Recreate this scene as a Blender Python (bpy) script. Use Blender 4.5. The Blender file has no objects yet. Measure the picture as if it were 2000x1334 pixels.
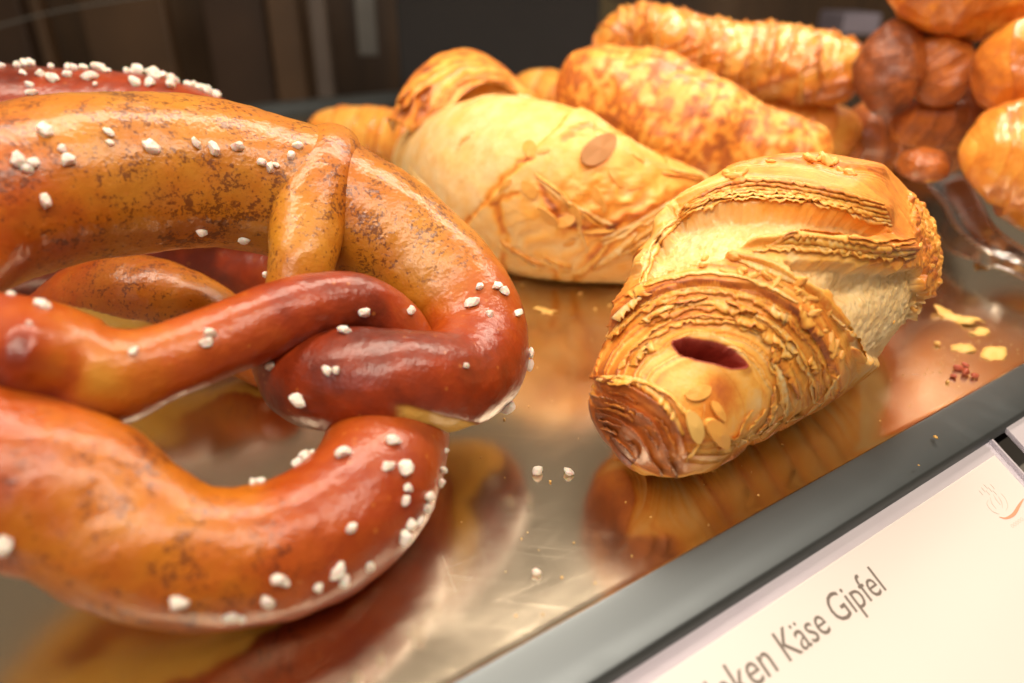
import bpy, math, random
import numpy as np
from mathutils import Vector, Matrix
from mathutils.bvhtree import BVHTree

# ------------------------------------------------------------------ camera, world, light (first)
U = 0.01                       # everything below is written in centimetres
sc = bpy.context.scene
COL = sc.collection
F, CX, CY, HC = 1455.0, 1000.0, 667.0, 12.0
PITCH = math.radians(26.55)
SP, CP = math.sin(PITCH), math.cos(PITCH)
cam_d = bpy.data.cameras.new('camera')
cam = bpy.data.objects.new('camera', cam_d); COL.objects.link(cam)
cam.location = (0, 0, HC * U); cam.rotation_euler = (math.pi / 2 - PITCH, 0, 0)
cam_d.sensor_width = 36; cam_d.lens = 36 * F / 2000
cam_d.clip_start = 0.005; cam_d.clip_end = 30
cam_d.dof.use_dof = True; cam_d.dof.focus_distance = 0.205; cam_d.dof.aperture_fstop = 7.0
sc.camera = cam
w = bpy.data.worlds.new('World'); sc.world = w; w.use_nodes = True
bg = w.node_tree.nodes['Background']
bg.inputs[0].default_value = (0.80, 0.63, 0.45, 1); bg.inputs[1].default_value = 0.25
sc.view_settings.view_transform = 'Standard'; sc.view_settings.look = 'None'
sc.view_settings.exposure = 0.12; sc.view_settings.gamma = 1.0
sc.cycles.use_denoising = True
sc.cycles.max_bounces = 8

def area(name, loc, target, sx, sy, power, col, shape='RECTANGLE', roll=None):
    d = bpy.data.lights.new(name, 'AREA'); d.shape = shape; d.size = sx * U; d.size_y = sy * U
    d.energy = power; d.color = col
    o = bpy.data.objects.new(name, d); COL.objects.link(o)
    L, T = Vector(loc) * U, Vector(target) * U
    z = (L - T).normalized()
    xr = Vector(roll) if roll else Vector((1, 0, 0))
    y = z.cross(xr).normalized(); x = y.cross(z)
    m = Matrix((x, y, z)).transposed().to_4x4(); m.translation = L
    o.matrix_world = m
    return o

E = np.array([0.825, 0.565, 0.0]); E /= np.linalg.norm(E)      # along the tray's front edge
NI = np.array([-E[1], E[0], 0.0])                              # from the front edge into the tray
# the lamp strip under the case's top shelf, and the softer light of the shop in front of the case
area('case_lamp', (-2, 34, 44), (0, 20, 2), 90, 5, 4.2, (1.0, 0.85, 0.68), roll=tuple(E))
area('case_lamp', (8, -2, 50), (3, 20, 2), 90, 6, 3.9, (1.0, 0.86, 0.70), roll=tuple(E))
area('shop_light', (-40, -60, 60), (0, 15, 0), 60, 60, 1.2, (0.78, 0.88, 1.0))

# ------------------------------------------------------------------ projection helpers (centimetres)
def ray(px, py):
    u, v = (px - CX) / F, (CY - py) / F
    return np.array([u, CP + v * SP, -SP + v * CP])
O3 = np.array([0, 0, HC])
def PZ(px, py, z=0.0):
    d = ray(px, py); return O3 + d * ((z - HC) / d[2])
def PD(px, py, D):
    return O3 + ray(px, py) * D
def proj(P):
    P = np.asarray(P, float) - O3
    x = P[..., 0]; f = P[..., 1] * CP - P[..., 2] * SP; u = P[..., 1] * SP + P[..., 2] * CP
    f = np.maximum(f, 1e-3)
    return CX + F * x / f, CY - F * u / f, f

# ------------------------------------------------------------------ noise (numpy)
def _h(ix, iy, iz, seed):
    h = (ix.astype(np.int64) * 374761393 + iy.astype(np.int64) * 668265263 + iz.astype(np.int64) * 2147483647 + seed * 974711) & 0xffffffff
    h = ((h ^ (h >> 13)) * 1274126177) & 0xffffffff
    h = ((h ^ (h >> 16)) * 2246822519) & 0xffffffff
    return ((h ^ (h >> 15)) & 0xffffff).astype(np.float64) / 0xffffff * 2 - 1
def vn(P, seed=0):
    P = np.asarray(P, float); i = np.floor(P); f = P - i; f = f * f * f * (f * (f * 6 - 15) + 10)
    i = i.astype(np.int64); x, y, z = i[..., 0], i[..., 1], i[..., 2]; fx, fy, fz = f[..., 0], f[..., 1], f[..., 2]
    r = 0
    for a in (0, 1):
        for b in (0, 1):
            for c in (0, 1):
                r = r + _h(x + a, y + b, z + c, seed) * (fx if a else 1 - fx) * (fy if b else 1 - fy) * (fz if c else 1 - fz)
    return r
def fbm(P, o=3, seed=0, g=0.5):
    r = 0; a = 1.0; t = 0
    P = np.asarray(P, float)
    for k in range(o):
        r = r + a * vn(P * 2 ** k + 17.3 * k, seed + k); t += a; a *= g
    return r / t
def sst(a, b, x):
    t = np.clip((x - a) / (b - a), 0, 1); return t * t * (3 - 2 * t)

# ------------------------------------------------------------------ mesh + object helpers
def mesh_np(name, V, Q, mat=None, dat=None, smooth=True):
    me = bpy.data.meshes.new(name)
    V = np.asarray(V, float) * U; Q = np.asarray(Q, np.int32)
    k = Q.shape[1]
    me.vertices.add(len(V)); me.vertices.foreach_set('co', V.ravel())
    me.loops.add(Q.size); me.loops.foreach_set('vertex_index', Q.ravel())
    me.polygons.add(len(Q)); me.polygons.foreach_set('loop_start', np.arange(len(Q), dtype=np.int32) * k)
    try: me.polygons.foreach_set('loop_total', np.full(len(Q), k, np.int32))
    except Exception: pass
    me.polygons.foreach_set('use_smooth', np.full(len(Q), smooth))
    me.update(calc_edges=True); me.validate()
    if dat is not None:
        a = me.color_attributes.new('dat', 'FLOAT_COLOR', 'POINT')
        c = np.ones((len(V), 4)); c[:, :dat.shape[1]] = dat
        a.data.foreach_set('color', c.ravel())
    if mat: me.materials.append(mat)
    return me
def link(name, me, parent=None):
    o = bpy.data.objects.new(name, me); COL.objects.link(o)
    if parent is not None: o.parent = parent
    return o
def tag(o, label=None, cat=None, group=None, kind=None):
    if label: o['label'] = label
    if cat: o['category'] = cat
    if group: o['group'] = group
    if kind: o['kind'] = kind
    return o
def empty(name, loc=(0, 0, 0)):
    o = bpy.data.objects.new(name, None); COL.objects.link(o); o.location = Vector(loc) * U
    o.empty_display_size = 0.01
    return o
def keep(o, parent):
    o.parent = parent
    o.matrix_parent_inverse = Matrix.Translation(-parent.location)
    return o
def grid_quads(N, M, wrap=True):
    i = np.arange(N - 1)[:, None]; j = np.arange(M if wrap else M - 1)[None, :]
    j2 = (j + 1) % M
    return np.stack([i * M + j, (i + 1) * M + j, (i + 1) * M + j2, i * M + j2], -1).reshape(-1, 4)
def pymesh(name, V, Fc, mat, smooth=False):
    me = bpy.data.meshes.new(name); me.from_pydata([tuple(Vector(v) * U) for v in V], [], Fc)
    me.polygons.foreach_set('use_smooth', [smooth] * len(me.polygons))
    if mat: me.materials.append(mat)
    me.update(); return me
def box_vf(c, ax, ay, az):
    c, ax, ay, az = map(np.asarray, (c, ax, ay, az)); V = []
    for sx, sy, sz in ((-1,-1,-1),(1,-1,-1),(1,1,-1),(-1,1,-1),(-1,-1,1),(1,-1,1),(1,1,1),(-1,1,1)):
        V.append(c + ax * sx + ay * sy + az * sz)
    return V, [(0,3,2,1),(4,5,6,7),(0,1,5,4),(1,2,6,5),(2,3,7,6),(3,0,4,7)]
def spline(C, N, sm=0):
    """Catmull-Rom through the rows of C (position first), resampled evenly by length."""
    C = np.asarray(C, float); P = np.vstack([2 * C[0] - C[1], C, 2 * C[-1] - C[-2]]); out = []
    for i in range(len(C) - 1):
        p0, p1, p2, p3 = P[i:i + 4]; t = np.linspace(0, 1, 40, endpoint=False)[:, None]
        out.append(0.5 * (2 * p1 + (p2 - p0) * t + (2 * p0 - 5 * p1 + 4 * p2 - p3) * t ** 2 + (3 * p1 - p0 - 3 * p2 + p3) * t ** 3))
    D = np.vstack(out + [C[-1:]])
    s = np.r_[0, np.cumsum(np.linalg.norm(np.diff(D[:, :3], axis=0), axis=1))]
    q = np.linspace(0, s[-1], N)
    R = np.stack([np.interp(q, s, D[:, k]) for k in range(D.shape[1])], 1)
    return R, q
def frames(Cn, up):
    T = np.gradient(Cn, axis=0); T /= np.linalg.norm(T, axis=1)[:, None]
    up = np.broadcast_to(np.asarray(up, float), T.shape)
    A = up - (up * T).sum(1)[:, None] * T; A /= np.linalg.norm(A, axis=1)[:, None]
    return T, A, np.cross(T, A)
def capR(R, q, e0=1.0, e1=1.0, p=2.0):
    R = R.copy(); L = q[-1]
    r0, r1 = max(R[0] * e0, 1e-3), max(R[-1] * e1, 1e-3)
    k0 = 1 - np.clip(q / r0, 0, 1); k1 = 1 - np.clip((L - q) / r1, 0, 1)
    return R * (1 - k0 ** p) ** (1 / p) * (1 - k1 ** p) ** (1 / p) + 1e-3
def bvh_of(me):
    n = len(me.vertices); co = np.empty(n * 3); me.vertices.foreach_get('co', co)
    return BVHTree.FromPolygons([tuple(v) for v in co.reshape(-1, 3)], [tuple(p.vertices) for p in me.polygons])
def rayhit(bvh, px, py):
    """surface point (cm) and normal seen at that place of the photograph; nearest silhouette point if the ray misses"""
    d = ray(px, py); dn = d / np.linalg.norm(d)
    h = bvh.ray_cast(Vector(O3 * U), Vector(dn))
    if h[0] is not None:
        n = np.array(h[1]); return np.array(h[0]) / U, (n if n.dot(dn) < 0 else -n)
    best = None
    for t in np.linspace(9, 45, 120):
        n = bvh.find_nearest(Vector((O3 + dn * t) * U))
        if n[0] is not None and (best is None or n[3] < best[0]): best = (n[3], np.array(n[0]) / U, np.array(n[1]))
    return best[1], best[2]
def align(n, spin=0.0, tilt=0.0):
    n = Vector(n).normalized()
    q = n.to_track_quat('Z', 'Y').to_matrix().to_4x4()
    return q @ Matrix.Rotation(spin, 4, 'Z') @ Matrix.Rotation(tilt, 4, 'X')

# ------------------------------------------------------------------ materials
class NT:
    def __init__(s, name):
        s.m = bpy.data.materials.new(name); s.m.use_nodes = True; s.t = s.m.node_tree
        s.b = s.t.nodes['Principled BSDF']
    def n(s, typ, **kw):
        x = s.t.nodes.new(typ)
        for k, v in kw.items():
            if k.startswith('i_'):
                x.inputs[k[2:].replace('_', ' ')].default_value = v
            else: setattr(x, k, v)
        return x
    def l(s, a, b): s.t.links.new(a, b)
    def set(s, **kw):
        for k, v in kw.items():
            s.b.inputs[k.replace('_', ' ')].default_value = v
    def noise(s, scale, detail=4, rough=0.5, vec=None, dist=0.0):
        x = s.n('ShaderNodeTexNoise'); x.inputs['Scale'].default_value = scale; x.inputs['Detail'].default_value = detail
        x.inputs['Roughness'].default_value = rough; x.inputs['Distortion'].default_value = dist
        s.l(vec if vec is not None else s.obj(), x.inputs['Vector']); return x.outputs['Fac']
    def obj(s):
        if not hasattr(s, '_tc'): s._tc = s.n('ShaderNodeTexCoord')
        return s._tc.outputs['Object']
    def math(s, op, a, b=None, clamp=False):
        x = s.n('ShaderNodeMath', operation=op); x.use_clamp = clamp
        for i, v in enumerate((a, b)):
            if v is None: continue
            if isinstance(v, (int, float)): x.inputs[i].default_value = v
            else: s.l(v, x.inputs[i])
        return x.outputs[0]
    def ramp(s, fac, stops, interp='LINEAR'):
        x = s.n('ShaderNodeValToRGB'); x.color_ramp.interpolation = interp
        e = x.color_ramp.elements
        while len(e) < len(stops): e.new(0.5)
        for i, (p, c) in enumerate(stops):
            e[i].position = p; e[i].color = (c, c, c, 1) if isinstance(c, (int, float)) else (*c, 1)
        s.l(fac, x.inputs[0]); return x.outputs[0]
    def mix(s, f, a, b, mode='MIX'):
        x = s.n('ShaderNodeMix', data_type='RGBA', blend_type=mode)
        for sock, v in ((x.inputs[0], f), (x.inputs[6], a), (x.inputs[7], b)):
            if isinstance(v, (int, float)): sock.default_value = v
            elif isinstance(v, tuple): sock.default_value = (*v, 1)
            else: s.l(v, sock)
        return x.outputs[2]
    def attr(s, name='dat'):
        x = s.n('ShaderNodeAttribute', attribute_name=name)
        y = s.n('ShaderNodeSeparateColor'); s.l(x.outputs['Color'], y.inputs[0]); return y.outputs
    def bump(s, h, strength=0.3, dist=0.0003, prev=None):
        x = s.n('ShaderNodeBump'); x.inputs['Strength'].default_value = strength; x.inputs['Distance'].default_value = dist
        s.l(h, x.inputs['Height'])
        if prev is not None: s.l(prev, x.inputs['Normal'])
        return x.outputs[0]

def plain(name, col, rough=0.5, metal=0.0, nscale=40, namp=0.15, **kw):
    k = NT(name)
    n = k.noise(nscale, 4)
    c = k.mix(n, tuple(x * (1 - namp) for x in col), tuple(min(1, x * (1 + namp)) for x in col))
    k.l(c, k.b.inputs['Base Color']); k.set(Roughness=rough, Metallic=metal, **kw)
    return k.m

def mat_pretzel():
    """dat: bake (0 tan .. 1 red brown), speck density, pale dough, painted lye sheen (alpha unused)"""
    k = NT('pretzel_crust'); a = k.attr()
    bake, speck, pale = a[0], a[1], a[2]
    b = k.math('ADD', bake, k.math('MULTIPLY', k.math('SUBTRACT', k.noise(130, 5, 0.6), 0.5), 0.55))
    c = k.ramp(b, [(0.0, (0.43, 0.172, 0.014)), (0.25, (0.41, 0.122, 0.007)), (0.5, (0.35, 0.064, 0.005)), (0.75, (0.25, 0.029, 0.004)), (1.0, (0.09, 0.011, 0.004))])
    # mauve highlight sheen of the lye crust, painted into the colour in broad patches
    bl = k.ramp(k.noise(60, 2, 0.4), [(0.58, 0.0), (0.75, 0.5)])
    c = k.mix(k.math('MULTIPLY', bl, 0.4), c, (0.22, 0.062, 0.048))
    # specks: tiny dark spots thicker where 'speck' is high
    n_s = k.math('ADD', k.math('MULTIPLY', k.noise(1150, 3, 0.65), 0.6), k.math('MULTIPLY', k.noise(420, 3, 0.6), 0.4))
    th = k.math('MULTIPLY', speck, k.math('MULTIPLY', k.ramp(k.noise(120, 3, 0.6), [(0.42, 0.0), (0.62, 1.0)]), 0.16))
    m1 = k.math('MULTIPLY', k.ramp(k.math('ADD', n_s, th), [(0.565, 0.0), (0.65, 1.0)]), k.math('MULTIPLY', speck, 3.0, True))
    c = k.mix(k.math('MULTIPLY', m1, 0.75), c, (0.075, 0.014, 0.006))
    # small pale blisters on the red parts
    v2 = k.n('ShaderNodeTexVoronoi'); v2.inputs['Scale'].default_value = 330; v2.inputs['Randomness'].default_value = 1.0; k.l(k.obj(), v2.inputs['Vector'])
    rs = k.n('ShaderNodeSeparateColor'); k.l(v2.outputs['Color'], rs.inputs[0])
    m2 = k.math('MULTIPLY', k.math('LESS_THAN', v2.outputs['Distance'], 0.17), k.math('GREATER_THAN', rs.outputs[0], 0.72))
    c = k.mix(k.math('MULTIPLY', m2, 0.35), c, (0.50, 0.17, 0.03))
    c = k.mix(pale, c, k.mix(k.noise(200, 3), (0.76, 0.50, 0.12), (0.70, 0.38, 0.06)))
    k.l(c, k.b.inputs['Base Color'])
    bmp = k.bump(k.noise(1100, 4, 0.7), 0.6, 0.00014)
    bmp = k.bump(k.noise(300, 3, 0.6, dist=0.8), 0.22, 0.0004, bmp)
    vv = k.n('ShaderNodeTexVoronoi'); vv.inputs['Scale'].default_value = 900; k.l(k.obj(), vv.inputs['Vector'])
    bmp = k.bump(vv.outputs['Distance'], 0.30, 0.0002, bmp)
    k.l(bmp, k.b.inputs['Normal']); k.l(bmp, k.b.inputs['Coat Normal'])
    k.l(k.math('ADD', k.math('MULTIPLY', pale, 0.35), k.ramp(k.noise(90, 3), [(0.3, 0.30), (0.7, 0.46)])), k.b.inputs['Roughness'])
    k.b.inputs['Specular IOR Level'].default_value = 0.25
    k.set(Coat_Weight=0.5, Coat_Roughness=0.10, Subsurface_Weight=0.03, Subsurface_Scale=0.003)
    k.b.inputs['Subsurface Radius'].default_value = (1.0, 0.35, 0.1)
    return k.m

def mat_pastry(name='pastry', coat=0.0, rough=0.5, blotch=0.0, fine=1.0):
    """dat: bake 0 pale crumb .. 1 dark brown, gloss, ham redness"""
    k = NT(name); a = k.attr(); bake, gl, ham = a[0], a[1], a[2]
    n1 = k.math('SUBTRACT', k.noise(170, 5, 0.62), 0.5); n2 = k.math('SUBTRACT', k.noise(900, 3, 0.6), 0.5)
    b = k.math('ADD', bake, k.math('ADD', k.math('MULTIPLY', n1, 0.42 * fine), k.math('MULTIPLY', n2, 0.22 * fine)))
    if blotch:
        nb = k.noise(150, 4, 0.55, dist=0.6)
        b = k.math('ADD', b, k.math('MULTIPLY', k.ramp(nb, [(0.44, 0.0), (0.54, 1.0)]), blotch))
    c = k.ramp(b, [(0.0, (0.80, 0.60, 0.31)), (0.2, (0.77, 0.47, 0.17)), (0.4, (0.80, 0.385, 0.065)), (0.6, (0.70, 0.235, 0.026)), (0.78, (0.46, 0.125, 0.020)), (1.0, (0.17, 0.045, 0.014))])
    c = k.mix(ham, c, k.mix(k.noise(300, 3), (0.20, 0.010, 0.006), (0.40, 0.05, 0.025)))
    k.l(c, k.b.inputs['Base Color'])
    bmp = k.bump(k.noise(1300, 3, 0.65), 0.4, 0.00012)
    bmp = k.bump(k.noise(380, 3, 0.6), 0.45, 0.0004, bmp)
    k.l(bmp, k.b.inputs['Normal']); k.l(bmp, k.b.inputs['Coat Normal'])
    k.l(k.math('SUBTRACT', rough, k.math('MULTIPLY', gl, 0.3)), k.b.inputs['Roughness'])
    k.l(k.math('ADD', coat, k.math('MULTIPLY', gl, 0.5), True), k.b.inputs['Coat Weight'])
    k.set(Coat_Roughness=0.18, Subsurface_Weight=0.14, Subsurface_Scale=0.003)
    k.b.inputs['Subsurface Radius'].default_value = (1.0, 0.5, 0.18)
    return k.m

def mat_steel(name, rough=0.14, col=(0.78, 0.68, 0.53), scratch=1.0):
    k = NT(name); tc = k.obj()
    mp = k.n('ShaderNodeMapping'); mp.inputs['Rotation'].default_value = (0, 0, -math.atan2(E[1], E[0]))
    k.l(tc, mp.inputs['Vector'])
    mp2 = k.n('ShaderNodeMapping'); mp2.inputs['Scale'].default_value = (10, 900, 1); k.l(mp.outputs[0], mp2.inputs['Vector'])
    br = k.noise(1.0, 3, 0.6, vec=mp2.outputs[0])
    # loose scratches in several directions: thin lines of stretched noise
    tot = None
    for ang, sy, th in ((0.15, 260, 0.66), (1.25, 300, 0.70), (-0.5, 240, 0.68), (2.2, 280, 0.71)):
        m3 = k.n('ShaderNodeMapping'); m3.inputs['Rotation'].default_value = (0, 0, ang); k.l(tc, m3.inputs['Vector'])
        m4 = k.n('ShaderNodeMapping'); m4.inputs['Scale'].default_value = (20, sy * 10, 1); k.l(m3.outputs[0], m4.inputs['Vector'])
        s = k.ramp(k.noise(1.0, 2, 0.5, vec=m4.outputs[0], dist=0.3), [(th, 0.0), (th + 0.03, 1.0)])
        tot = s if tot is None else k.math('MAXIMUM', tot, s)
    sm = k.noise(22, 4, 0.6)
    r = k.math('ADD', k.math('ADD', rough - 0.05, k.math('MULTIPLY', sm, 0.16)), k.math('MULTIPLY', k.math('MULTIPLY', tot, k.ramp(k.noise(14, 3), [(0.35, 0.2), (0.65, 1.0)])), 0.06 * scratch))
    k.l(r, k.b.inputs['Roughness'])
    c = k.mix(k.math('MULTIPLY', sm, 0.5), col, tuple(x * 0.8 for x in col))
    k.l(c, k.b.inputs['Base Color'])
    sme = k.ramp(k.noise(9, 5, 0.65, dist=1.2), [(0.48, 0.0), (0.62, 1.0)]); k.l(k.math('ADD', r, k.math('MULTIPLY', sme, 0.07)), k.b.inputs['Roughness'])
    bmp = k.bump(br, 0.05, 0.00003); bmp = k.bump(tot, 0.03 * scratch, 0.00003, bmp)
    k.l(bmp, k.b.inputs['Normal'])
    k.set(Metallic=1.0)
    return k.m

M_PRET = mat_pretzel()
M_PAST = mat_pastry('flaky_pastry')
M_SMOOTH = mat_pastry('almond_pastry', rough=0.5, fine=0.7)
M_SPOT = mat_pastry('blistered_pastry', rough=0.5, blotch=0.34)
M_GLAZE = mat_pastry('glazed_pastry', coat=0.55, rough=0.36)
M_STEEL = mat_steel('tray_steel')
M_RIM = mat_steel('rim_steel', 0.42, (0.17, 0.19, 0.20))
M_TONG = mat_steel('tong_steel', 0.2, (0.6, 0.59, 0.58), 0.3)
ks = NT('salt'); ks.set(Roughness=0.35, Transmission_Weight=0.2, Subsurface_Weight=0.5, Subsurface_Scale=0.001)
ks.l(ks.mix(ks.noise(900, 3), (0.90, 0.84, 0.76), (0.80, 0.70, 0.60)), ks.b.inputs['Base Color'])
ks.l(ks.bump(ks.noise(2500, 2), 0.5, 0.0001), ks.b.inputs['Normal'])
M_SALT = ks.m
M_CHEESE = plain('baked_cheese', (0.76, 0.36, 0.07), 0.45, nscale=500, namp=0.3, Subsurface_Weight=0.2, Subsurface_Scale=0.002)
M_ALM = plain('almond', (0.50, 0.25, 0.10), 0.45, nscale=400, namp=0.2)
M_ALMP = plain('pale_almond', (0.74, 0.36, 0.07), 0.5, nscale=500, namp=0.25)
M_CARD = plain('card_paper', (0.68, 0.62, 0.58), 0.6, nscale=30, namp=0.02)
M_INK = plain('ink', (0.16, 0.13, 0.11), 0.7)
M_INKG = plain('ink_grey', (0.62, 0.53, 0.47), 0.7)
M_INKR = plain('ink_red', (0.85, 0.30, 0.18), 0.7)
kp = NT('clear_plastic'); kp.set(Roughness=0.12, Transmission_Weight=0.35, IOR=1.45)
kp.l(kp.mix(kp.noise(60, 3), (0.62, 0.55, 0.62), (0.74, 0.69, 0.74)), kp.b.inputs['Base Color']); M_PLAS = kp.m
M_CRUMB = plain('pastry_crumb', (0.72, 0.42, 0.11), 0.5, nscale=300, namp=0.25)
M_CHILI = plain('red_crumb', (0.42, 0.08, 0.035), 0.5, nscale=500, namp=0.4)

# ------------------------------------------------------------------ tray, rim, counter, background
p0 = PZ(900, 1334, 0); p0[2] = 0
def tr(a, b, z=0.0): return p0 + E * a + NI * b + np.array([0, 0, z])
back = PZ(560, 226, 0); DEPTH = float(np.dot(back - p0, NI))
tray = empty('serving_tray', tuple(p0)); tag(tray, 'brushed steel serving tray carrying the pretzels and croissants', 'tray')
# cross profile of the tray: floor, small bend, flat rim falling to the front edge
prof = [(DEPTH, 0.0)]
V = [];Q = []
bs = np.r_[np.linspace(DEPTH, 1.0, 30), np.linspace(0.8, 0.12, 5)]
pts = [(b, 0.0) for b in bs]
for t in np.linspace(0, 1, 7)[1:]:                     # rolled bend
    pts.append((0.12 - 0.16 * math.sin(t * 0.9), 0.055 * (1 - math.cos(t * 2.6)) ))
floor_pts = pts[:]
a_s = np.linspace(-60, 110, 60)
V = np.array([[tr(a, b, z) for (b, z) in floor_pts] for a in a_s]).reshape(-1, 3)
o = link('tray_floor', mesh_np('tray_floor', V, grid_quads(len(a_s), len(floor_pts), False), M_STEEL)); keep(o, tray)
# front rim band
b0, z0 = floor_pts[-1]
rp = [(b0 + 0.001, z0 + 0.001), (b0 - 0.1, z0 - 0.01), (b0 - 0.7, z0 - 0.20), (b0 - 1.18, z0 - 0.34), (b0 - 1.24, z0 - 0.39), (b0 - 1.26, z0 - 0.7)]
V = np.array([[tr(a, b, z) for (b, z) in rp] for a in a_s]).reshape(-1, 3)
o = link('front_rim', mesh_np('front_rim', V, grid_quads(len(a_s), len(rp), False), M_RIM)); keep(o, tray)
bp = [(DEPTH + 0.01, 0.0), (DEPTH + 0.3, 0.05), (DEPTH + 0.7, 0.7), (DEPTH + 1.2, 0.9), (DEPTH + 2.6, 0.9), (DEPTH + 2.7, 0.2)]
V = np.array([[tr(a, b, z) for (b, z) in bp] for a in a_s]).reshape(-1, 3)
o = link('back_rim', mesh_np('back_rim', V, grid_quads(len(a_s), len(bp), False)[:, ::-1], M_RIM)); keep(o, tray)

M_DARK = plain('dark_counter', (0.035, 0.03, 0.028), 0.35)
Vc, Fc = box_vf(tr(25, 28, -2.4), E * 110, NI * 29, np.array([0, 0, 1.0]))
tag(link('counter_floor', pymesh('counter_floor', Vc, Fc, M_DARK)), kind='structure')
M_WALL = NT('dark_back_wall')
tc = M_WALL.obj(); mpn = M_WALL.n('ShaderNodeMapping'); mpn.inputs['Scale'].default_value = (7, 7, 0.8); M_WALL.l(tc, mpn.inputs['Vector'])
M_WALL.l(M_WALL.ramp(M_WALL.noise(1.6, 4, 0.6, vec=mpn.outputs[0]), [(0.35, (0.03, 0.017, 0.010)), (0.55, (0.08, 0.043, 0.019)), (0.7, (0.11, 0.065, 0.035))]), M_WALL.b.inputs['Base Color'])
M_WALL.set(Roughness=0.5)
WY = 105.0
Vc, Fc = box_vf((0, WY + 12, 5), (150, 0, 0), (0, 1, 0), (0, 0, 14))
tag(link('back_wall', pymesh('back_wall', Vc, Fc, M_WALL.m)), kind='structure')
def bgbox(name, x0, y0, x1, y1, D, th, mat, label, cat):
    a, b = PD(x0, y0, D), PD(x1, y1, D)
    zc = (a[2] + b[2]) / 2; hz = abs(a[2] - b[2]) / 2
    Vb, Fb = box_vf(((a[0] + b[0]) / 2, (a[1] + b[1]) / 2, zc), (abs(a[0] - b[0]) / 2, 0, 0), (0, th, 0), (0, 0, hz))
    me = pymesh(name, Vb, Fb, mat); o = link(name, me)
    m = o.modifiers.new('b', 'BEVEL'); m.width = 0.003; m.segments = 2
    return tag(o, label, cat)
M_BR = plain('brown_board', (0.085, 0.045, 0.02), 0.5, nscale=12, namp=0.5)
M_BR2 = plain('dark_board', (0.055, 0.028, 0.014), 0.5, nscale=12, namp=0.5)
M_GR = plain('grey_post', (0.11, 0.085, 0.07), 0.4, nscale=12, namp=0.3)
M_BK = plain('black_case', (0.012, 0.011, 0.012), 0.9)
M_BL = plain('pale_sticker_and_reflection', (0.12, 0.115, 0.105), 0.5)
M_CL = plain('olive_cloth', (0.13, 0.10, 0.05), 0.8, nscale=30, namp=0.5)
M_LIL = plain('lilac_box', (0.22, 0.20, 0.26), 0.5)
bgbox('wood_board', -40, -60, 80, 330, 92, 1.0, M_BR2, 'darkest upright board at the far left of the background', 'board', )
bgbox('wood_board', 100, -60, 118, 330, 88, 1.0, M_BR, 'narrow upright batten between two dark boards at the far left', 'board')
bgbox('wood_board', 190, -60, 350, 330, 90, 1.0, M_BR, 'warm brown upright board behind the salted pretzel top', 'board')
bgbox('wood_board', 420, -60, 535, 330, 94, 1.0, M_BR2, 'dark upright board with a small bright spot beside it', 'board')
bgbox('wood_board', 540, -60, 600, 330, 90, 1.0, M_BR, 'brown upright board directly left of the grey post', 'board')
bgbox('steel_post', 618, -60, 650, 330, 86, 0.8, M_GR, 'slim grey upright post above the left end of the back rim', 'post')
bgbox('wall_sticker', 695, -40, 735, 112, 84, 0.2, M_BL, 'pale grey strip hanging behind the pastry with the rolled end', 'strip')
bgbox('dark_cabinet', 790, -80, 1160, 330, 80, 4.0, M_BK, 'black boxy cabinet behind the almond croissant', 'cabinet')
bgbox('packing_box', 1622, 22, 1692, 64, 90, 4.0, M_LIL, 'small lilac grey box beyond the topmost croissants', 'box')
# olive cloth: a sagging roll hanging across the upper background
C, q = spline([[*PD(880, -60, 95), 3.2], [*PD(1000, -10, 94), 3.6], [*PD(1120, 30, 93), 3.4], [*PD(1240, 66, 92), 2.6], [*PD(1330, 60, 91), 1.6]], 60)
T_, A_, B_ = frames(C[:, :3], (0, 0, 1)); th = np.linspace(0, 2 * np.pi, 40, endpoint=False)
R_ = capR(C[:, 3], q)
Vv = C[:, None, :3] + R_[:, None, None] * (np.cos(th)[None, :, None] * A_[:, None] + np.sin(th)[None, :, None] * B_[:, None])
Vv += 0.5 * vn(Vv * 0.4, 3)[..., None] * A_[:, None]
tag(link('draped_cloth', mesh_np('draped_cloth', Vv.reshape(-1, 3), grid_quads(60, 40), M_CL)), 'olive brown rolled cloth sagging across the dark background', 'cloth')
# pale reflection of a glass edge at the top left, modelled as a thin tube
C, q = spline([[*PD(-60, 70, 70), .09], [*PD(0, 50, 70), .09], [*PD(110, 22, 70), .09], [*PD(250, -2, 70), .09], [*PD(380, -18, 70), .09]], 50)
T_, A_, B_ = frames(C[:, :3], (0, 0, 1)); th = np.linspace(0, 2 * np.pi, 8, endpoint=False)
Vv = C[:, None, :3] + C[:, 3][:, None, None] * (np.cos(th)[None, :, None] * A_[:, None] + np.sin(th)[None, :, None] * B_[:, None])
tag(link('glass_reflection', mesh_np('glass_reflection', Vv.reshape(-1, 3), grid_quads(50, 8), M_BL)), 'thin pale curved glass reflection, modelled as a solid line across the brown boards at the top left', 'reflection')

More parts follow.
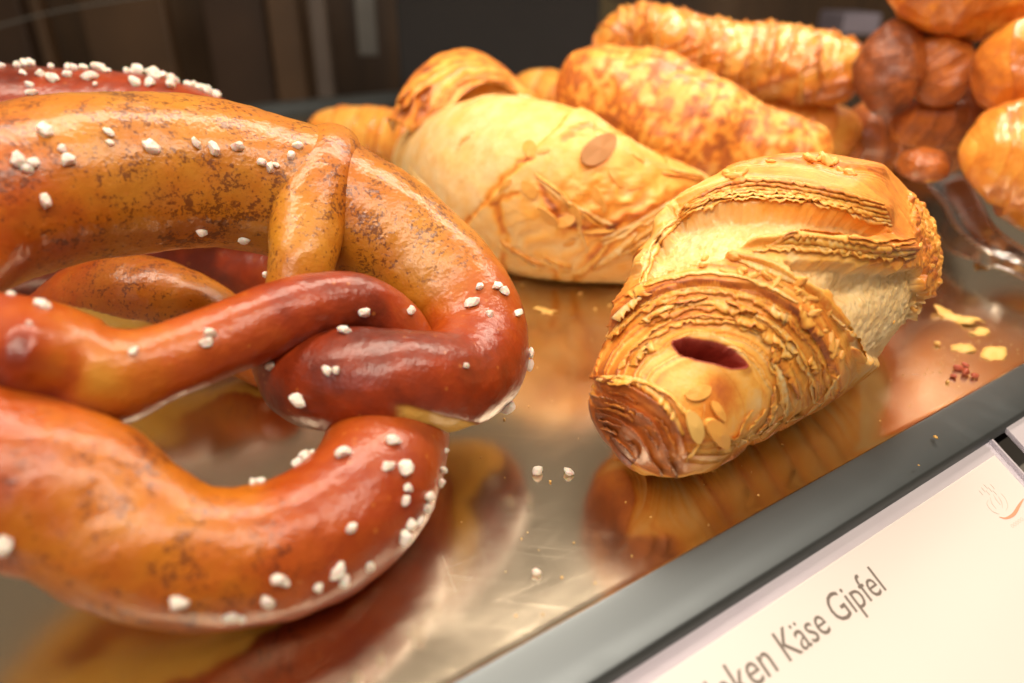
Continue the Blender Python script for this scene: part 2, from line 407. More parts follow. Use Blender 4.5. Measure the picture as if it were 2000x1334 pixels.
# ------------------------------------------------------------------ generic lumps (salt, crumbs, cheese)
import bmesh
def lump(seed, sub=2, stretch=(1, 1, 1), amp=0.3, angular=True):
    bm = bmesh.new(); bmesh.ops.create_icosphere(bm, subdivisions=sub, radius=1.0)
    P = np.array([v.co[:] for v in bm.verts]); rs = np.random.RandomState(seed)
    r = np.ones(len(P))
    if angular:
        dirs = rs.normal(size=(11, 3)); dirs /= np.linalg.norm(dirs, axis=1)[:, None]
        dist = rs.uniform(0.5, 0.9, 11)
        for d_, t_ in zip(dirs, dist):
            c = P @ d_; m = c * r > t_
            r = np.where(m, t_ / np.maximum(c, 1e-3), r)
    r = r * (1 + amp * fbm(P * 1.7 + seed, 2, seed))
    P = P * r[:, None] * np.array(stretch)
    for v, p in zip(bm.verts, P): v.co = p
    me = bpy.data.meshes.new('lump'); bm.to_mesh(me); bm.free()
    me.polygons.foreach_set('use_smooth', [True] * len(me.polygons)); return me
SALT = []
for i in range(12):
    rs = np.random.RandomState(i + 50)
    me = lump(i * 7 + 3, 2, (1.15 * rs.uniform(0.8, 1.3), 1.0, 0.9), 0.22); me.polygons.foreach_set('use_smooth', [False] * len(me.polygons)); me.name = 'salt_grain'; me.materials.append(M_SALT); SALT.append(me)
# two fused crystals
def put(name, me, parent, P, n, size, spin, tilt=0.0, sink=0.35):
    o = link(name, me)
    m = align(n, spin, tilt); s = size * U
    m = Matrix.Translation(Vector((np.asarray(P) + np.asarray(n) * size * sink) * U)) @ m @ Matrix.Diagonal((s, s, s, 1))
    if parent is not None:
        o.parent = parent; o.matrix_parent_inverse = Matrix.Translation(-parent.location)
    o.matrix_basis = m
    return o
rnd = random.Random(4)
def salt_on(parent, bvh, pts):
    for (px, py, s) in pts:
        P, n = rayhit(bvh, px, py); D = proj(P)[2]
        put('salt_grain', rnd.choice(SALT), parent, P, n, s * rnd.uniform(.8, 1.25) * D / F, rnd.uniform(0, 6.28), rnd.uniform(-1.5, 1.5), 0.3)

# ------------------------------------------------------------------ pretzels
def rope(name, C, up, N, M, fields, parent, seed=1, flat=0.12, capp=2.2, floor=0.0, amp=1.0):
    """C rows: x y z r bake speck"""
    S, q = spline(C, N)
    ctr = S[:, :3].copy()
    for _ in range(6): ctr[1:-1] = (ctr[:-2] + 2 * ctr[1:-1] + ctr[2:]) / 4
    T, A, B = frames(ctr, up)
    R = capR(S[:, 3], q, 0.9, 0.8, 2.0)
    th = np.linspace(0, 2 * np.pi, M, endpoint=False)
    ct, st = np.cos(th)[None, :, None], np.sin(th)[None, :, None]
    P = ctr[:, None] + R[:, None, None] * (ct * A[:, None] * (1 - flat * 0.4) + st * B[:, None])
    nrm = ct * A[:, None] + st * B[:, None]
    # dough swells, shallow dents and stretch wrinkles across the rope
    d = 0.12 * fbm(P * 0.42, 3, seed) + 0.022 * fbm(P * 1.5, 3, seed + 5) + 0.012 * fbm(P * 5.0, 3, seed + 6)
    P = P + nrm * (d * amp * np.minimum(1, R)[:, None])[..., None]
    low = P[..., 2] < floor
    P[..., 2] = np.where(low, floor + 0.002, P[..., 2])
    px, py, _ = proj(P)
    under = -np.cos(th)[None, :] + 0.22 * fbm(P * 0.9, 3, seed + 9)
    pale = sst(0.66, 0.76, under)
    bake = np.broadcast_to(S[:, 4][:, None], px.shape).copy() + 0.18 * fbm(P * 0.5, 2, seed + 2)
    speck = np.broadcast_to(S[:, 5][:, None], px.shape).copy() * (0.8 + 0.5 * fbm(P * 0.7, 2, seed + 3))
    bake += 0.30 * sst(0.35, 0.8, under) * (1 - pale)
    if fields: bake, speck, pale, P = fields(P, px, py, bake, speck, pale, nrm, q, th, S)
    dat = np.stack([np.clip(bake, 0, 1), np.clip(speck, 0, 1), np.clip(pale, 0, 1)], -1).reshape(-1, 3)
    V = P.reshape(-1, 3); Q = grid_quads(N, M)[:, ::-1]
    me = mesh_np(name, V, Q, M_PRET, dat)
    o = link(name, me)
    if parent is not None: keep(o, parent)
    return o, me

# plane of the leaning front pretzel: z = pa + pb x + pc y
pa, pb, pc = -5.45, -0.471, 0.407
PN = np.array([-pb, -pc, 1.0]); PN /= np.linalg.norm(PN)
def PL(px, py, off=0.0):
    d = ray(px, py); o0 = pa + off / PN[2]
    t = (o0 + pb * 0 + pc * 0 - HC) / (d[2] - pb * d[0] - pc * d[1])
    return O3 + d * t
A_ctrl = [  # px, py, offset off the plane, radius px, bake, speck
 (-170, 700, 0.3, 120, .7, .05), (-80, 702, 0.4, 134, .7, .05), (10, 706, 0.45, 130, .7, .05), (95, 714, 0.45, 118, .55, .05), (200, 736, 0.45, 106, .48, .1), (305, 712, 0.6, 80, .52, .1), (430, 665, 0.7, 74, .62, .1),
 (540, 622, 0.85, 72, .75, .05), (630, 595, 0.95, 68, .8, .05), (710, 598, 0.85, 64, .78, .0), (775, 650, 0.2, 66, .7, .0), (805, 730, -0.75, 80, .7, .0),
 (785, 800, -0.75, 100, .7, .0), (752, 880, -0.35, 118, .62, .0), (712, 962, 0, 128, .62, .0), (620, 1040, 0, 135, .62, .1), (500, 1082, 0, 138, .45, .5), (370, 1088, 0, 140, .3, .75),
 (255, 1042, 0, 150, .3, .8), (150, 976, 0, 166, .4, .6), (-20, 912, 0, 172, .6, .2), (-150, 820, 0, 155, .6, .1), (-225, 690, 0, 155, .6, .2), (-215, 560, 0, 158, .5, .4), (-120, 450, 0, 162, .4, .7),
 (0, 385, 0, 168, .25, .85), (150, 352, 0, 165, .12, .9), (300, 340, 0, 158, .1, .9), (430, 342, 0, 148, .12, .8), (550, 368, 0, 140, .1, .8), (665, 415, 0, 135, .1, .75),
 (765, 470, 0, 130, .05, .6), (850, 540, 0, 120, .08, .55), (912, 615, 0, 112, .4, .2), (930, 690, 0.15, 106, .75, .0), (890, 740, 0.55, 104, .8, .0), (800, 742, 0.9, 104, .82, .0), (700, 738, 0.55, 106, .85, .0),
 (615, 735, -0.2, 100, .85, .0), (575, 670, -0.5, 85, .7, .0), (583, 590, -0.1, 68, .3, .3), (590, 510, 0.5, 64, .1, .55), (606, 430, 0.7, 74, .15, .6), (630, 362, 1.0, 76, .2, .85), (645, 310, 1.15, 64, .12, .8), (652, 262, 1.25, 42, .1, .3)]
C = []
for (px, py, off, r, bk, sp) in A_ctrl:
    P = PL(px, py, off); D = proj(P)[2]; C.append([*P, r * D / F, bk, sp])
C = np.array(C)
print('pretzel r', np.round(C[:, 3], 2).tolist()); print('pretzel z', np.round(C[:, 2], 2).tolist())
pretzel = empty('soft_pretzel', tuple(PZ(420, 1230, 0)))
tag(pretzel, 'large shiny salted pretzel leaning in front with its twist facing the viewer', 'pretzel')
def fieldsA(P, px, py, bake, speck, pale, nrm, q, th, S):
    Qp = np.stack([px, py, px * 0], -1)
    def g(x, y, rx, ry=None): ry = ry or rx; return np.exp(-((px - x) / rx) ** 2 - ((py - y) / ry) ** 2)
    s = q[:, None] / q[-1] + 0 * px
    seg = lambda a, b: (s > a) & (s < b)
    nub1 = g(45, 690, 55) * (s < 0.1)
    # knob on the flattened rope end and the crease below it
    P += nrm * ((0.55 + 0.12 * fbm(P * 1.3, 3, 303)) * g(58, 692, 70, 62) * (s < 0.14))[..., None]
    P -= nrm * (0.10 * g(46, 686, 20, 22) * (s < 0.14))[..., None]
    rk = np.hypot(px - 62, py - 692); rk = rk + 14 * fbm(P * 0.9, 2, 301); P -= nrm * (0.035 * np.exp(-((rk - 96) / 20) ** 2) * sst(640, 720, py) * (s < 0.14))[..., None]
    bake = bake + 0.3 * np.exp(-((rk - 88) / 22) ** 2) * sst(640, 740, py) * (s < 0.14) + 0.40 * g(50, 690, 40) * (s < 0.14) + 0.35 * g(60, 790, 110, 22) * (s < 0.1)
    bake = bake - 0.35 * g(190, 740, 60, 60) * (s < 0.12)
    # pale splits: under the crossing strand and along the lower edge of the back strand
    n = fbm(P * 1.2, 3, 5)
    yy = np.interp(px, [760, 800, 850, 930], [786, 790, 808, 832]); a2 = s > 0.74
    sp1 = sst(-3, 4, py - yy + 7 * n) * sst(765, 800, px) * sst(945, 925, px) * a2
    yb = np.interp(px, [60, 130, 200, 260, 330], [552, 528, 514, 502, 497])
    sp2 = sst(-3, 3, py - yb + 6 * n) * sst(70, 120, px) * sst(340, 280, px) * seg(.42, .62)
    pale = np.maximum(pale, np.maximum(sp1, sp2)); P -= nrm * (0.06 * (sp1 + sp2))[..., None]
    return bake, speck, pale, P
pA, pA_me = rope('pretzel_rope', C, PN, 1150, 150, fieldsA, pretzel, seed=11)
bvA = bvh_of(pA_me)
saltA = [(36,318,17),(50,330,15),(64,318,14),(85,257,15),(88,391,13),(210,258,12),(214,280,12),(122,293,11),(130,314,13),(295,288,13),(384,282,11),(418,295,15),(462,288,13),(394,452,12),(479,468,12),(512,535,10),(510,317,12),(527,328,10),(541,324,9),(569,305,12),(580,286,10),
 (936,562,11),(922,592,12),(956,614,12),(970,560,11),(984,570,12),(1010,612,12),(1052,687,12),(1046,714,9),(800,610,12),(708,609,14),(676,649,13),(410,652,14),(404,668,10),(261,687,12),(83,598,12),(530,715,12),(640,724,12),(658,722,12),(586,780,13),(909,714,9),(995,797,13),(768,862,17),(672,886,15),(757,911,14),(788,916,15),(795,951,11),(790,978,13),(858,942,15),(863,918,9),(836,970,15),(832,993,12),(800,1022,12),(818,1016,8),(788,1050,16),(684,1033,15),(720,1104,15),(655,1116,20),(670,1130,18),(622,1144,16),(545,1130,14),(556,1138,11),(524,1172,15),(450,1203,15),(472,1206,12),(343,1178,20),(360,1176,18),(8,1062,20),(578,897,13),(592,888,13),(608,884,10),(493,940,12),(506,936,10),(22,575,6),(870,880,7),(57,632,7)]
salt_on(pretzel, bvA, saltA)

def whole_pretzel(name, label, origin, ex, ey, size, rmax, seed, bk, spk, salt=None, M=90, N=600):
    """a complete pretzel in its own plane: belly towards +ey"""
    ex, ey = np.array(ex, float), np.array(ey, float); ex /= np.linalg.norm(ex); ey -= ey.dot(ex) * ex; ey /= np.linalg.norm(ey); ez = np.cross(ex, ey)
    L = [(-.42,.62,.55,.5),(-.34,.40,.42,.42),(-.12,.1,.3,.40),(.10,-.16,.3,.42),(.02,-.38,-.3,.46),(-.2,-.50,-.1,.6),(-.55,-.52,0,.75),(-.9,-.25,0,.85),(-1.0,.2,0,.92),(-.75,.62,0,1.0),(-.35,.85,0,1.05),(0,.92,0,1.05),
         (.35,.85,0,1.05),(.75,.62,0,1.0),(1.0,.2,0,.92),(.9,-.25,0,.85),(.55,-.52,0,.75),(.2,-.5,.1,.6),(-.02,-.38,.35,.46),(-.10,-.16,-.1,.42),(.12,.1,0,.40),(.34,.40,.42,.42),(.42,.62,.55,.5)]
    Cc = np.array([[*(np.array(origin) + ex * x * size + ey * y * size + ez * z * rmax * 1.6), r * rmax, bk, spk] for x, y, z, r in L])
    e = empty(name, (origin[0], origin[1], 0)); tag(e, label, 'pretzel')
    o, me = rope('pretzel_rope', Cc, ez, N, M, None, e, seed=seed)
    if salt: salt_on(e, bvh_of(me), salt)
    return e
# back pretzel: its belly shows above the front one
saltB = [(x, y, s * 0.9) for x, y, s in [(2,130,11),(34,130,10),(47,127,10),(59,124,12),(45,144,9),(58,166,11),(62,182,11),(99,132,13),(78,146,11),(95,152,12),(102,156,11),(132,128,11),(130,147,14),(144,137,12),(162,133,11),(190,123,12),(209,141,11),(176,152,13),(186,166,9),(246,130,11),(267,129,13),(262,162,14),(299,134,13),(319,132,15),(299,150,12),(293,163,14),(333,151,13),(349,144,11),(331,168,13),(367,150,11),(378,159,13),(396,150,14),(410,159,12),(405,172,13),(426,173,13),(513,207,11)]]
C = []
for (px, py, D, r, bk, sp) in [(-420, 560, 25, 100, .8, .1), (-330, 380, 26, 110, .8, .1), (-180, 280, 27, 118, .85, .1), (0, 246, 27.5, 116, .88, .1), (150, 246, 28, 112, .9, .1), (290, 254, 28.5, 106, .85, .1), (400, 285, 29, 100, .7, .15), (480, 325, 29.2, 95, .5, .2),
        (560, 390, 29.5, 92, .4, .2), (620, 480, 29.5, 88, .4, .2),(625, 570, 30, 70, .5, .1), (540, 600, 31, 62, .7, .1), (430, 545, 31.5, 60, .95, .1), (330, 515, 32, 62, .95, .1), (200, 520, 32, 66, .95, .1), (60, 560, 31.5, 70, .95, .1), (-120, 600, 31, 80, .9, .1)]:
    P = PD(px, py, D); C.append([P[0], P[1], max(P[2], 1.0), r * D / F, bk, sp])
pb_e = empty('soft_pretzel', (C[4][0], C[4][1], 0)); tag(pb_e, 'reddish pretzel at the back whose upper edge is crowded with salt grains', 'pretzel')
o, me = rope('pretzel_rope', C, (0.1, -0.5, 0.85), 700, 110, None, pb_e, seed=31)
salt_on(pb_e, bvh_of(me), saltB)
# lower pretzel: glossy arm and pale dough seen through the hole
C = []
for (px, py, D, r, bk, sp) in [(60, 780, 25, 60, .7, .2), (70, 700, 25, 70, .7, .2), (115, 630, 25, 76, .65, .1), (190, 588, 24.5, 82, .45, .3), (280, 578, 24, 80, .3, .6), (380, 612, 24, 76, .2, .6), (470, 665, 24, 68, .25, .4), (570, 740, 23.5, 60, .5, .2)]:
    P = PD(px, py, D); C.append([P[0], P[1], max(P[2], r * D / F * 0.9), r * D / F, bk, sp])
pc_e = empty('soft_pretzel', (C[4][0], C[4][1], 0)); tag(pc_e, 'unsalted golden pretzel underneath, showing a pale dough split through the front one', 'pretzel')
def fieldsC(P, px, py, bake, speck, pale, nrm, q, th, S):
    dl = sst(50, 20, np.abs(py - (602 + 0.30 * (px - 110)) - 10) ) * sst(80, 130, px) * sst(330, 260, px)
    line = py - (588 + 0.24 * (px - 110))
    pl = sst(0, 8, line + 6 * vn(P * 1.5, 4)) * sst(90, 120, px) * sst(340, 250, px)
    P = P - nrm * (0.12 * pl)[..., None]
    return bake, speck, np.maximum(pale, pl), P
rope('pretzel_rope', C, (0, -0.2, 0.95), 420, 90, fieldsC, pc_e, seed=41)

# ------------------------------------------------------------------ croissants
def seg_dist(px, py, poly):
    """distance in px to a polyline, and the position along it (0..1)"""
    best = np.full(px.shape, 1e9); tt = np.zeros(px.shape); n = len(poly) - 1
    for i in range(n):
        (x0, y0), (x1, y1) = poly[i], poly[i + 1]; dx, dy = x1 - x0, y1 - y0
        t = np.clip(((px - x0) * dx + (py - y0) * dy) / (dx * dx + dy * dy), 0, 1)
        d = np.hypot(px - x0 - t * dx, py - y0 - t * dy); m = d < best
        best = np.where(m, d, best); tt = np.where(m, (i + t) / n, tt)
    return best, tt
def inside(px, py, poly, soft=8.0, nz=0.0):
    ins = np.zeros(px.shape, bool); n = len(poly)
    for i in range(n):
        (x0, y0), (x1, y1) = poly[i], poly[(i + 1) % n]
        c = ((y0 > py) != (y1 > py)) & (px < (x1 - x0) * (py - y0) / (y1 - y0 + 1e-9) + x0); ins ^= c
    d, _ = seg_dist(px, py, list(poly) + [poly[0]])
    sd = np.where(ins, d, -d) + nz
    return sst(-soft, soft, sd)

def croissant(name, C, label, seed, N, M, mat, nb=14, amp=0.16, skew=0.5, fine=0.03, base=0.45, contrast=0.35, up=(0, 0, 1), mid=0.55, hook=None, damp=None, cap=(1.0, 1.0), floor=0.0, group=None, flat=0.0, wob=0.35, fgc=1.0, lumpy=0.16, part='pastry_body', parent=None):
    C = np.asarray(C, float)
    S, q = spline(C, N); ctr = S[:, :3].copy()
    for _ in range(10): ctr[1:-1] = (ctr[:-2] + 2 * ctr[1:-1] + ctr[2:]) / 4
    T, A, B = frames(ctr, up); R = capR(S[:, 3], q, cap[0], cap[1], 2.0)
    th = np.linspace(0, 2 * np.pi, M, endpoint=False); L = q[-1]
    ct, st = np.cos(th)[None, :, None], np.sin(th)[None, :, None]
    nrm = ct * A[:, None] + st * B[:, None]
    P = ctr[:, None] + R[:, None, None] * nrm * np.where(np.abs(ct) > 0, 1.0, 1.0)
    rs = np.random.RandomState(seed)
    s = q[:, None] / L + np.zeros((1, M))
    # winding coordinate: wraps run round the roll on a slant and wander
    w = s + skew * 0.05 * np.sin(th)[None, :] + skew * 0.035 * np.cos(th * 2 + 1)[None, :] + wob * 0.06 * fbm(P * 0.35, 3, seed)
    br = np.cumsum(rs.uniform(0.35, 1.6, nb)); br = np.r_[0, br / br[-1]]
    def terr(w, br, amps, toward):
        k = np.clip(np.searchsorted(br, w) - 1, 0, len(br) - 2)
        f = (w - br[k]) / (br[k + 1] - br[k]); wd = (br[k + 1] - br[k])
        if toward > 0: f = 1 - f
        f = np.clip(f, 0, 1)
        return np.exp(-f * 3.2) * amps[k] * np.minimum(1, wd * len(br)), f, k
    amps = rs.uniform(0.45, 1.0, nb)
    h0, f0, k0 = terr(w, br, amps, -1); h1, f1, k1 = terr(w, br, amps, 1)
    side = sst(mid - 0.02, mid + 0.02, w)
    h = h0 * (1 - side) + h1 * side; f = np.where(side < 0.5, f0, f1); kk = k0
    nf = nb * 6; bf = np.cumsum(rs.uniform(0.3, 1.7, nf)); bf = np.r_[0, bf / bf[-1]]
    wf = w + 0.004 * fbm(P * 1.6, 3, seed + 7)
    g0, fg0, _ = terr(wf, bf, rs.uniform(0.3, 1.0, nf), -1); g1, fg1, _ = terr(wf, bf, rs.uniform(0.3, 1.0, nf), 1)
    g = g0 * (1 - side) + g1 * side; fg = np.where(side < 0.5, fg0, fg1)
    fm = sst(-0.25, 0.35, fbm(P * 0.5, 2, seed + 21))
    Rm = np.minimum(1, R / R.max() * 2)[:, None]
    disp = amp * (h - 0.3) * Rm + fine * (g - 0.3) * (0.3 + fm) * Rm + lumpy * fbm(P * (0.33 if lumpy < .2 else .5), 3, seed + 3) * Rm + 0.03 * fbm(P * 2.2, 3, seed + 5)
    # where the lifted edge is: darker lip, pale recess below the next wrap
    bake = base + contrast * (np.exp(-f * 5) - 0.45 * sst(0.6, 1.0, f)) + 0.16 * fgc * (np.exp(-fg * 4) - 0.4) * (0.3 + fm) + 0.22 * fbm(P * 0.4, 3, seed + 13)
    bake = bake - 0.12 * np.cos(th)[None, :] * 0 + 0.0 * kk
    under = sst(0.3, 0.9, -np.cos(th))[None, :]
    bake = bake - 0.12 * under
    gloss = np.clip(0.25 + 0.5 * fbm(P * 0.5, 2, seed + 33), 0, 1) * 0.6
    ham = np.zeros_like(bake)
    shift = np.zeros_like(bake)
    if damp:
        px, py, dep = proj(P); fr0 = sst(-0.15, 0.1, ((O3 - P) * nrm).sum(-1) / np.linalg.norm(O3 - P, axis=-1))
        k_ = 1 - fr0 * (1 - damp(px, py, P)); disp = 0.16 * fbm(P * 0.33, 3, seed + 3) * Rm * 0.6 + (disp - 0.16 * fbm(P * 0.33, 3, seed + 3) * Rm) * k_
        bake = base + (bake - base) * (0.35 + 0.65 * k_)
    P1 = P + nrm * disp[..., None]
    px, py, dep = proj(P1)
    front = ((O3 - P1) * nrm).sum(-1) / np.linalg.norm(O3 - P1, axis=-1)
    if hook: 
        r = hook(dict(P=P1, px=px, py=py, front=sst(-0.15, 0.1, front), bake=bake, gloss=gloss, ham=ham, nrm=nrm, s=s, th=th, f=f, fg=fg, w=w, T=T, R=R, cm=dep / F))
        P1, bake, gloss, ham = r
    if flat or True:
        P1[..., 2] = np.maximum(P1[..., 2], floor + 0.01)
    dat = np.stack([np.clip(bake, 0, 1), np.clip(gloss, 0, 1), np.clip(ham, 0, 1)], -1).reshape(-1, 3)
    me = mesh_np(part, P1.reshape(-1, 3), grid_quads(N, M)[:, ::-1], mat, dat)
    if parent is None:
        mz = ctr[N // 2]; e = empty(name, (mz[0], mz[1], 0)); tag(e, label, 'croissant' if 'croissant' in name else 'pastry', group)
    else: e = parent
    o = link(part, me); keep(o, e)
    return e, me, dict(ctr=ctr, A=A, B=B, T=T, R=R, q=q, seed=seed)

def rest(px, py, r, f=0.95, lift=0.0):
    """axis point of a roll of radius r px resting on the tray"""
    k = SP - (CY - py) / F * CP
    D = (HC - lift) / (k + f * r / F); return [*PD(px, py, D), r * D / F]

# ---- front croissant
H_C = [rest(1236, 905, 96), rest(1258, 872, 118), rest(1284, 824, 146), rest(1312, 772, 168), rest(1372, 690, 205), rest(1450, 608, 236), rest(1530, 550, 234), rest(1602, 520, 202), rest(1665, 522, 160), rest(1728, 550, 130), rest(1792, 572, 118)]
def dampH(px, py, P):
    return 0.03 + 0.5 * sst(1740, 1820, px) + 0.15 * np.exp(-((px - 1600) / 130) ** 2 - ((py - 800) / 70) ** 2)
ARC_C = (1378, 792)
def arc_r(px, py, P):
    dx, dy = px - ARC_C[0], py - ARC_C[1]
    return np.hypot(dx * np.where(dx > 0, 0.93, 0.97), dy * np.where(dy > 0, 1.6, 1.0)) + 20 * fbm(P * 0.5, 3, 131) + 5 * fbm(P * 2.5, 2, 132)
ARCS = [106, 121, 128, 144, 151, 170, 176, 196, 203, 222, 231, 262, 290]
def hookH(d):
    P, px, py, fr, bake, gloss, ham, nrm, cm, s = (d[k] for k in ('P', 'px', 'py', 'front', 'bake', 'gloss', 'ham', 'nrm', 'cm', 's'))
    n1 = fbm(P * 1.1, 3, 77); n2 = fbm(P * 3.0, 3, 78)
    qx, qy = px + 10 * n1, py + 10 * np.roll(n1, 7, 1)
    # broad tone of the crust
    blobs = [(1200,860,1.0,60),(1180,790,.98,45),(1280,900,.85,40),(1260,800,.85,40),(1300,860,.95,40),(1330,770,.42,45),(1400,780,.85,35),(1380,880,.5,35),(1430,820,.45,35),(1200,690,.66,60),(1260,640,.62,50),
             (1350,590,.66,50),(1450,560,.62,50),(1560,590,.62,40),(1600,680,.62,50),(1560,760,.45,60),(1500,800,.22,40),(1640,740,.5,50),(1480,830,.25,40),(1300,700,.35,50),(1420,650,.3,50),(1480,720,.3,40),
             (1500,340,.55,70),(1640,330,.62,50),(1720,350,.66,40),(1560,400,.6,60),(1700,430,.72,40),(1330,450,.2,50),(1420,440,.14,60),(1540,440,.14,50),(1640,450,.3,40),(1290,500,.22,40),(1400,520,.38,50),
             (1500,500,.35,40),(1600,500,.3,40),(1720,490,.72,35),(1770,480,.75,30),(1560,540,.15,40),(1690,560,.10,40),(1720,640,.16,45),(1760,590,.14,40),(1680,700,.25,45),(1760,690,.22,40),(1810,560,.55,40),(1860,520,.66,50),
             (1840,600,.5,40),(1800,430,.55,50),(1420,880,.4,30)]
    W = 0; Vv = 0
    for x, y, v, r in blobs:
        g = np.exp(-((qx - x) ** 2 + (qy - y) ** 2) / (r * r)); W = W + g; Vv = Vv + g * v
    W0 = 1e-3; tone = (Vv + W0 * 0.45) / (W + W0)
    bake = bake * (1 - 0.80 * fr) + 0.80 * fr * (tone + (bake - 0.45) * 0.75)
    dz = 0.0
    # tears where the crust gapes and the pale inside shows
    g1 = inside(px, py, [(1262,560),(1275,480),(1320,425),(1400,398),(1500,400),(1600,412),(1700,428),(1740,455),(1690,462),(1600,470),(1540,462),(1470,478),(1400,505),(1330,535)], 4, 9 * n2) * fr
    g2 = inside(px, py, [(1520,520),(1580,515),(1660,520),(1760,530),(1800,520),(1815,590),(1790,660),(1730,720),(1670,690),(1640,620),(1610,570),(1560,550)], 5, 12 * n2) * fr
    bake = bake * (1 - 0.75 * g1) + 0.75 * g1 * (0.10 + 0.1 * n1); bake = bake * (1 - 0.8 * g2) + 0.8 * g2 * (0.06 + 0.1 * n1)
    dz = dz - 0.55 * g1 - 0.36 * g2 + 0.05 * fbm(P * 5, 3, 95) * np.maximum(g1, g2) + 0.35 * fr * np.exp(-((px - 1700) / 50) ** 2 - ((py - 356) / 30) ** 2) * 0.6
    hol = np.exp(-((px - 1690) / 45) ** 2 - ((py - 560) / 30) ** 2) * fr; dz = dz - 0.35 * hol
    # overhanging lip of the top wrap, and the middle ridge
    for poly, up_, amp_, lam in (([(1265,470),(1330,410),(1430,372),(1540,378),(1650,400),(1750,440)], 34, 0.34, 1), ([(1440,500),(1540,478),(1640,486),(1720,496),(1795,495)], 26, 0.36, 1),
                                 ([(1180,650),(1260,590),(1360,560),(1470,566),(1560,620),(1610,700),(1615,790)], 30, 0.22, 0),
                                 ([(1225,540),(1290,520),(1400,500),(1500,530),(1590,580),(1650,650),(1680,740)], 34, 0.26, 0),
                                 ([(1400,345),(1500,322),(1600,322),(1740,362)], 30, 0.16, 0)):
        dd, t = seg_dist(px + 5 * n2, py + 5 * n1, poly); e = sst(0, .08, t) * sst(1, .92, t)
        # signed: above the line (towards the wrap's own crust) falls off softly, below it sharply
        yy = np.interp(px, [p[0] for p in poly], [p[1] for p in poly])
        ab = sst(3, -3, py - yy) if poly[0][0] < poly[-1][0] else 1
        ring = np.exp(-(dd / up_) ** 2) * (0.25 + 0.75 * ab) * e * fr
        dz = dz + amp_ * ring
        lm = np.exp(-(dd / (up_ * 0.45)) ** 2) * e * fr
        bake = bake + 0.20 * lm * (0.5 + 0.5 * np.sin(dd * 1.25 + 2 * n1)) - 0.05 * lm
        dz = dz + 0.022 * lm * np.sin(dd * 1.25 + 2 * n1)
    # the round gap with ham inside
    ho = inside(px, py, [(1316,674),(1345,668),(1395,675),(1430,692),(1450,716),(1430,716),(1395,706),(1360,700),(1330,690)], 2.5, 1.5 * n2) * fr
    dz = dz - 1.5 * ho; hw = inside(px, py, [(1316,674),(1345,668),(1395,675),(1430,692),(1450,716),(1430,716),(1395,706),(1360,700),(1330,690)], 2.0, 1.5 * n2 + 6) * fr; ham = ham + hw; bake = bake + 0.2 * ho
    rim, _ = seg_dist(px, py, [(1316,670),(1345,660),(1395,662),(1440,684),(1455,716)]); dz = dz + 0.10 * np.exp(-(rim / 11) ** 2) * (1 - ho) * fr
    ham = ham + 0.38 * np.exp(-((px - 1415) / 22) ** 2 - ((py - 770) / 45) ** 2) * fr
    # dark fanned tip: deep folds spreading from the nose
    fan = inside(px, py, [(1100,730),(1180,735),(1250,745),(1310,790),(1335,860),(1330,960),(1100,960)], 16, 8 * n1) * fr
    r_ = np.hypot(px - 1150, py - 945); ph = r_ * 0.105 + 1.6 * n1
    sh = np.mod(ph / 3.6, 1)
    dz = dz + fan * (0.34 * (sh ** 1.4) - 0.16) * sst(70, 130, r_)
    dz = dz + fan * 0.02 * np.sin(ph * 6)
    bake = bake + fan * (0.12 * sst(.7, .95, sh) - 0.35 * sst(0.25, 0.0, sh)) * sst(60, 110, r_)
    # crumbly right-hand crust
    cr = inside(px, py, [(1770,380),(1900,440),(1920,600),(1820,700),(1780,640),(1820,560),(1790,470)], 12, 8 * n2) * fr
    dz = dz + cr * (0.10 * np.abs(n2) * 2 + 0.05 * fbm(P * 6, 2, 91)); bake = bake + cr * 0.25 * n2
    # concentric wrap edges round the nose, each stepping down towards it
    rr = arc_r(px, py, P); A_ = np.array(ARCS); ki = np.clip(np.searchsorted(A_, rr) - 1, 0, len(A_) - 2)
    fa = np.clip((rr - A_[ki]) / (A_[ki + 1] - A_[ki]), 0, 1); am = np.interp(rr, [95, 110, 150, 220, 280, 300], [0, .06, .09, .11, .12, 0.0]) * (0.7 + 0.6 * np.sin(ki * 2.3))
    ok = fr * (1 - fan) * (1 - ho) * (1 - g1) * (1 - g2) * sst(930, 880, py) * sst(1690, 1620, px)
    dz = dz + ok * am * (np.exp(-fa * 3.0) - 0.3)
    bake = bake + ok * sst(90, 115, rr) * sst(300, 280, rr) * (0.24 * np.exp(-fa * 5) - 0.22 * sst(0.7, 1, fa))
    # ragged lower hem
    P = P + nrm * (dz)[..., None]
    P = P + d['T'][:, None] * (-(0.10 * np.exp(-d['f'] * 6)) * (1 - fan) * (1 - 0.95 * fr))[..., None]
    gloss = gloss + fan * 0.3
    return P, bake, gloss, ham
hero, hero_me, hinfo = croissant('cheese_croissant', H_C, 'large ham and cheese croissant in front with a torn top and dark fanned tip', 5, 820, 760, M_PAST, nb=15, amp=0.20, skew=1.2, fine=0.06, base=0.45, contrast=0.30, mid=0.62, hook=hookH, damp=dampH, cap=(0.9, 1.0))
bvH = bvh_of(hero_me)

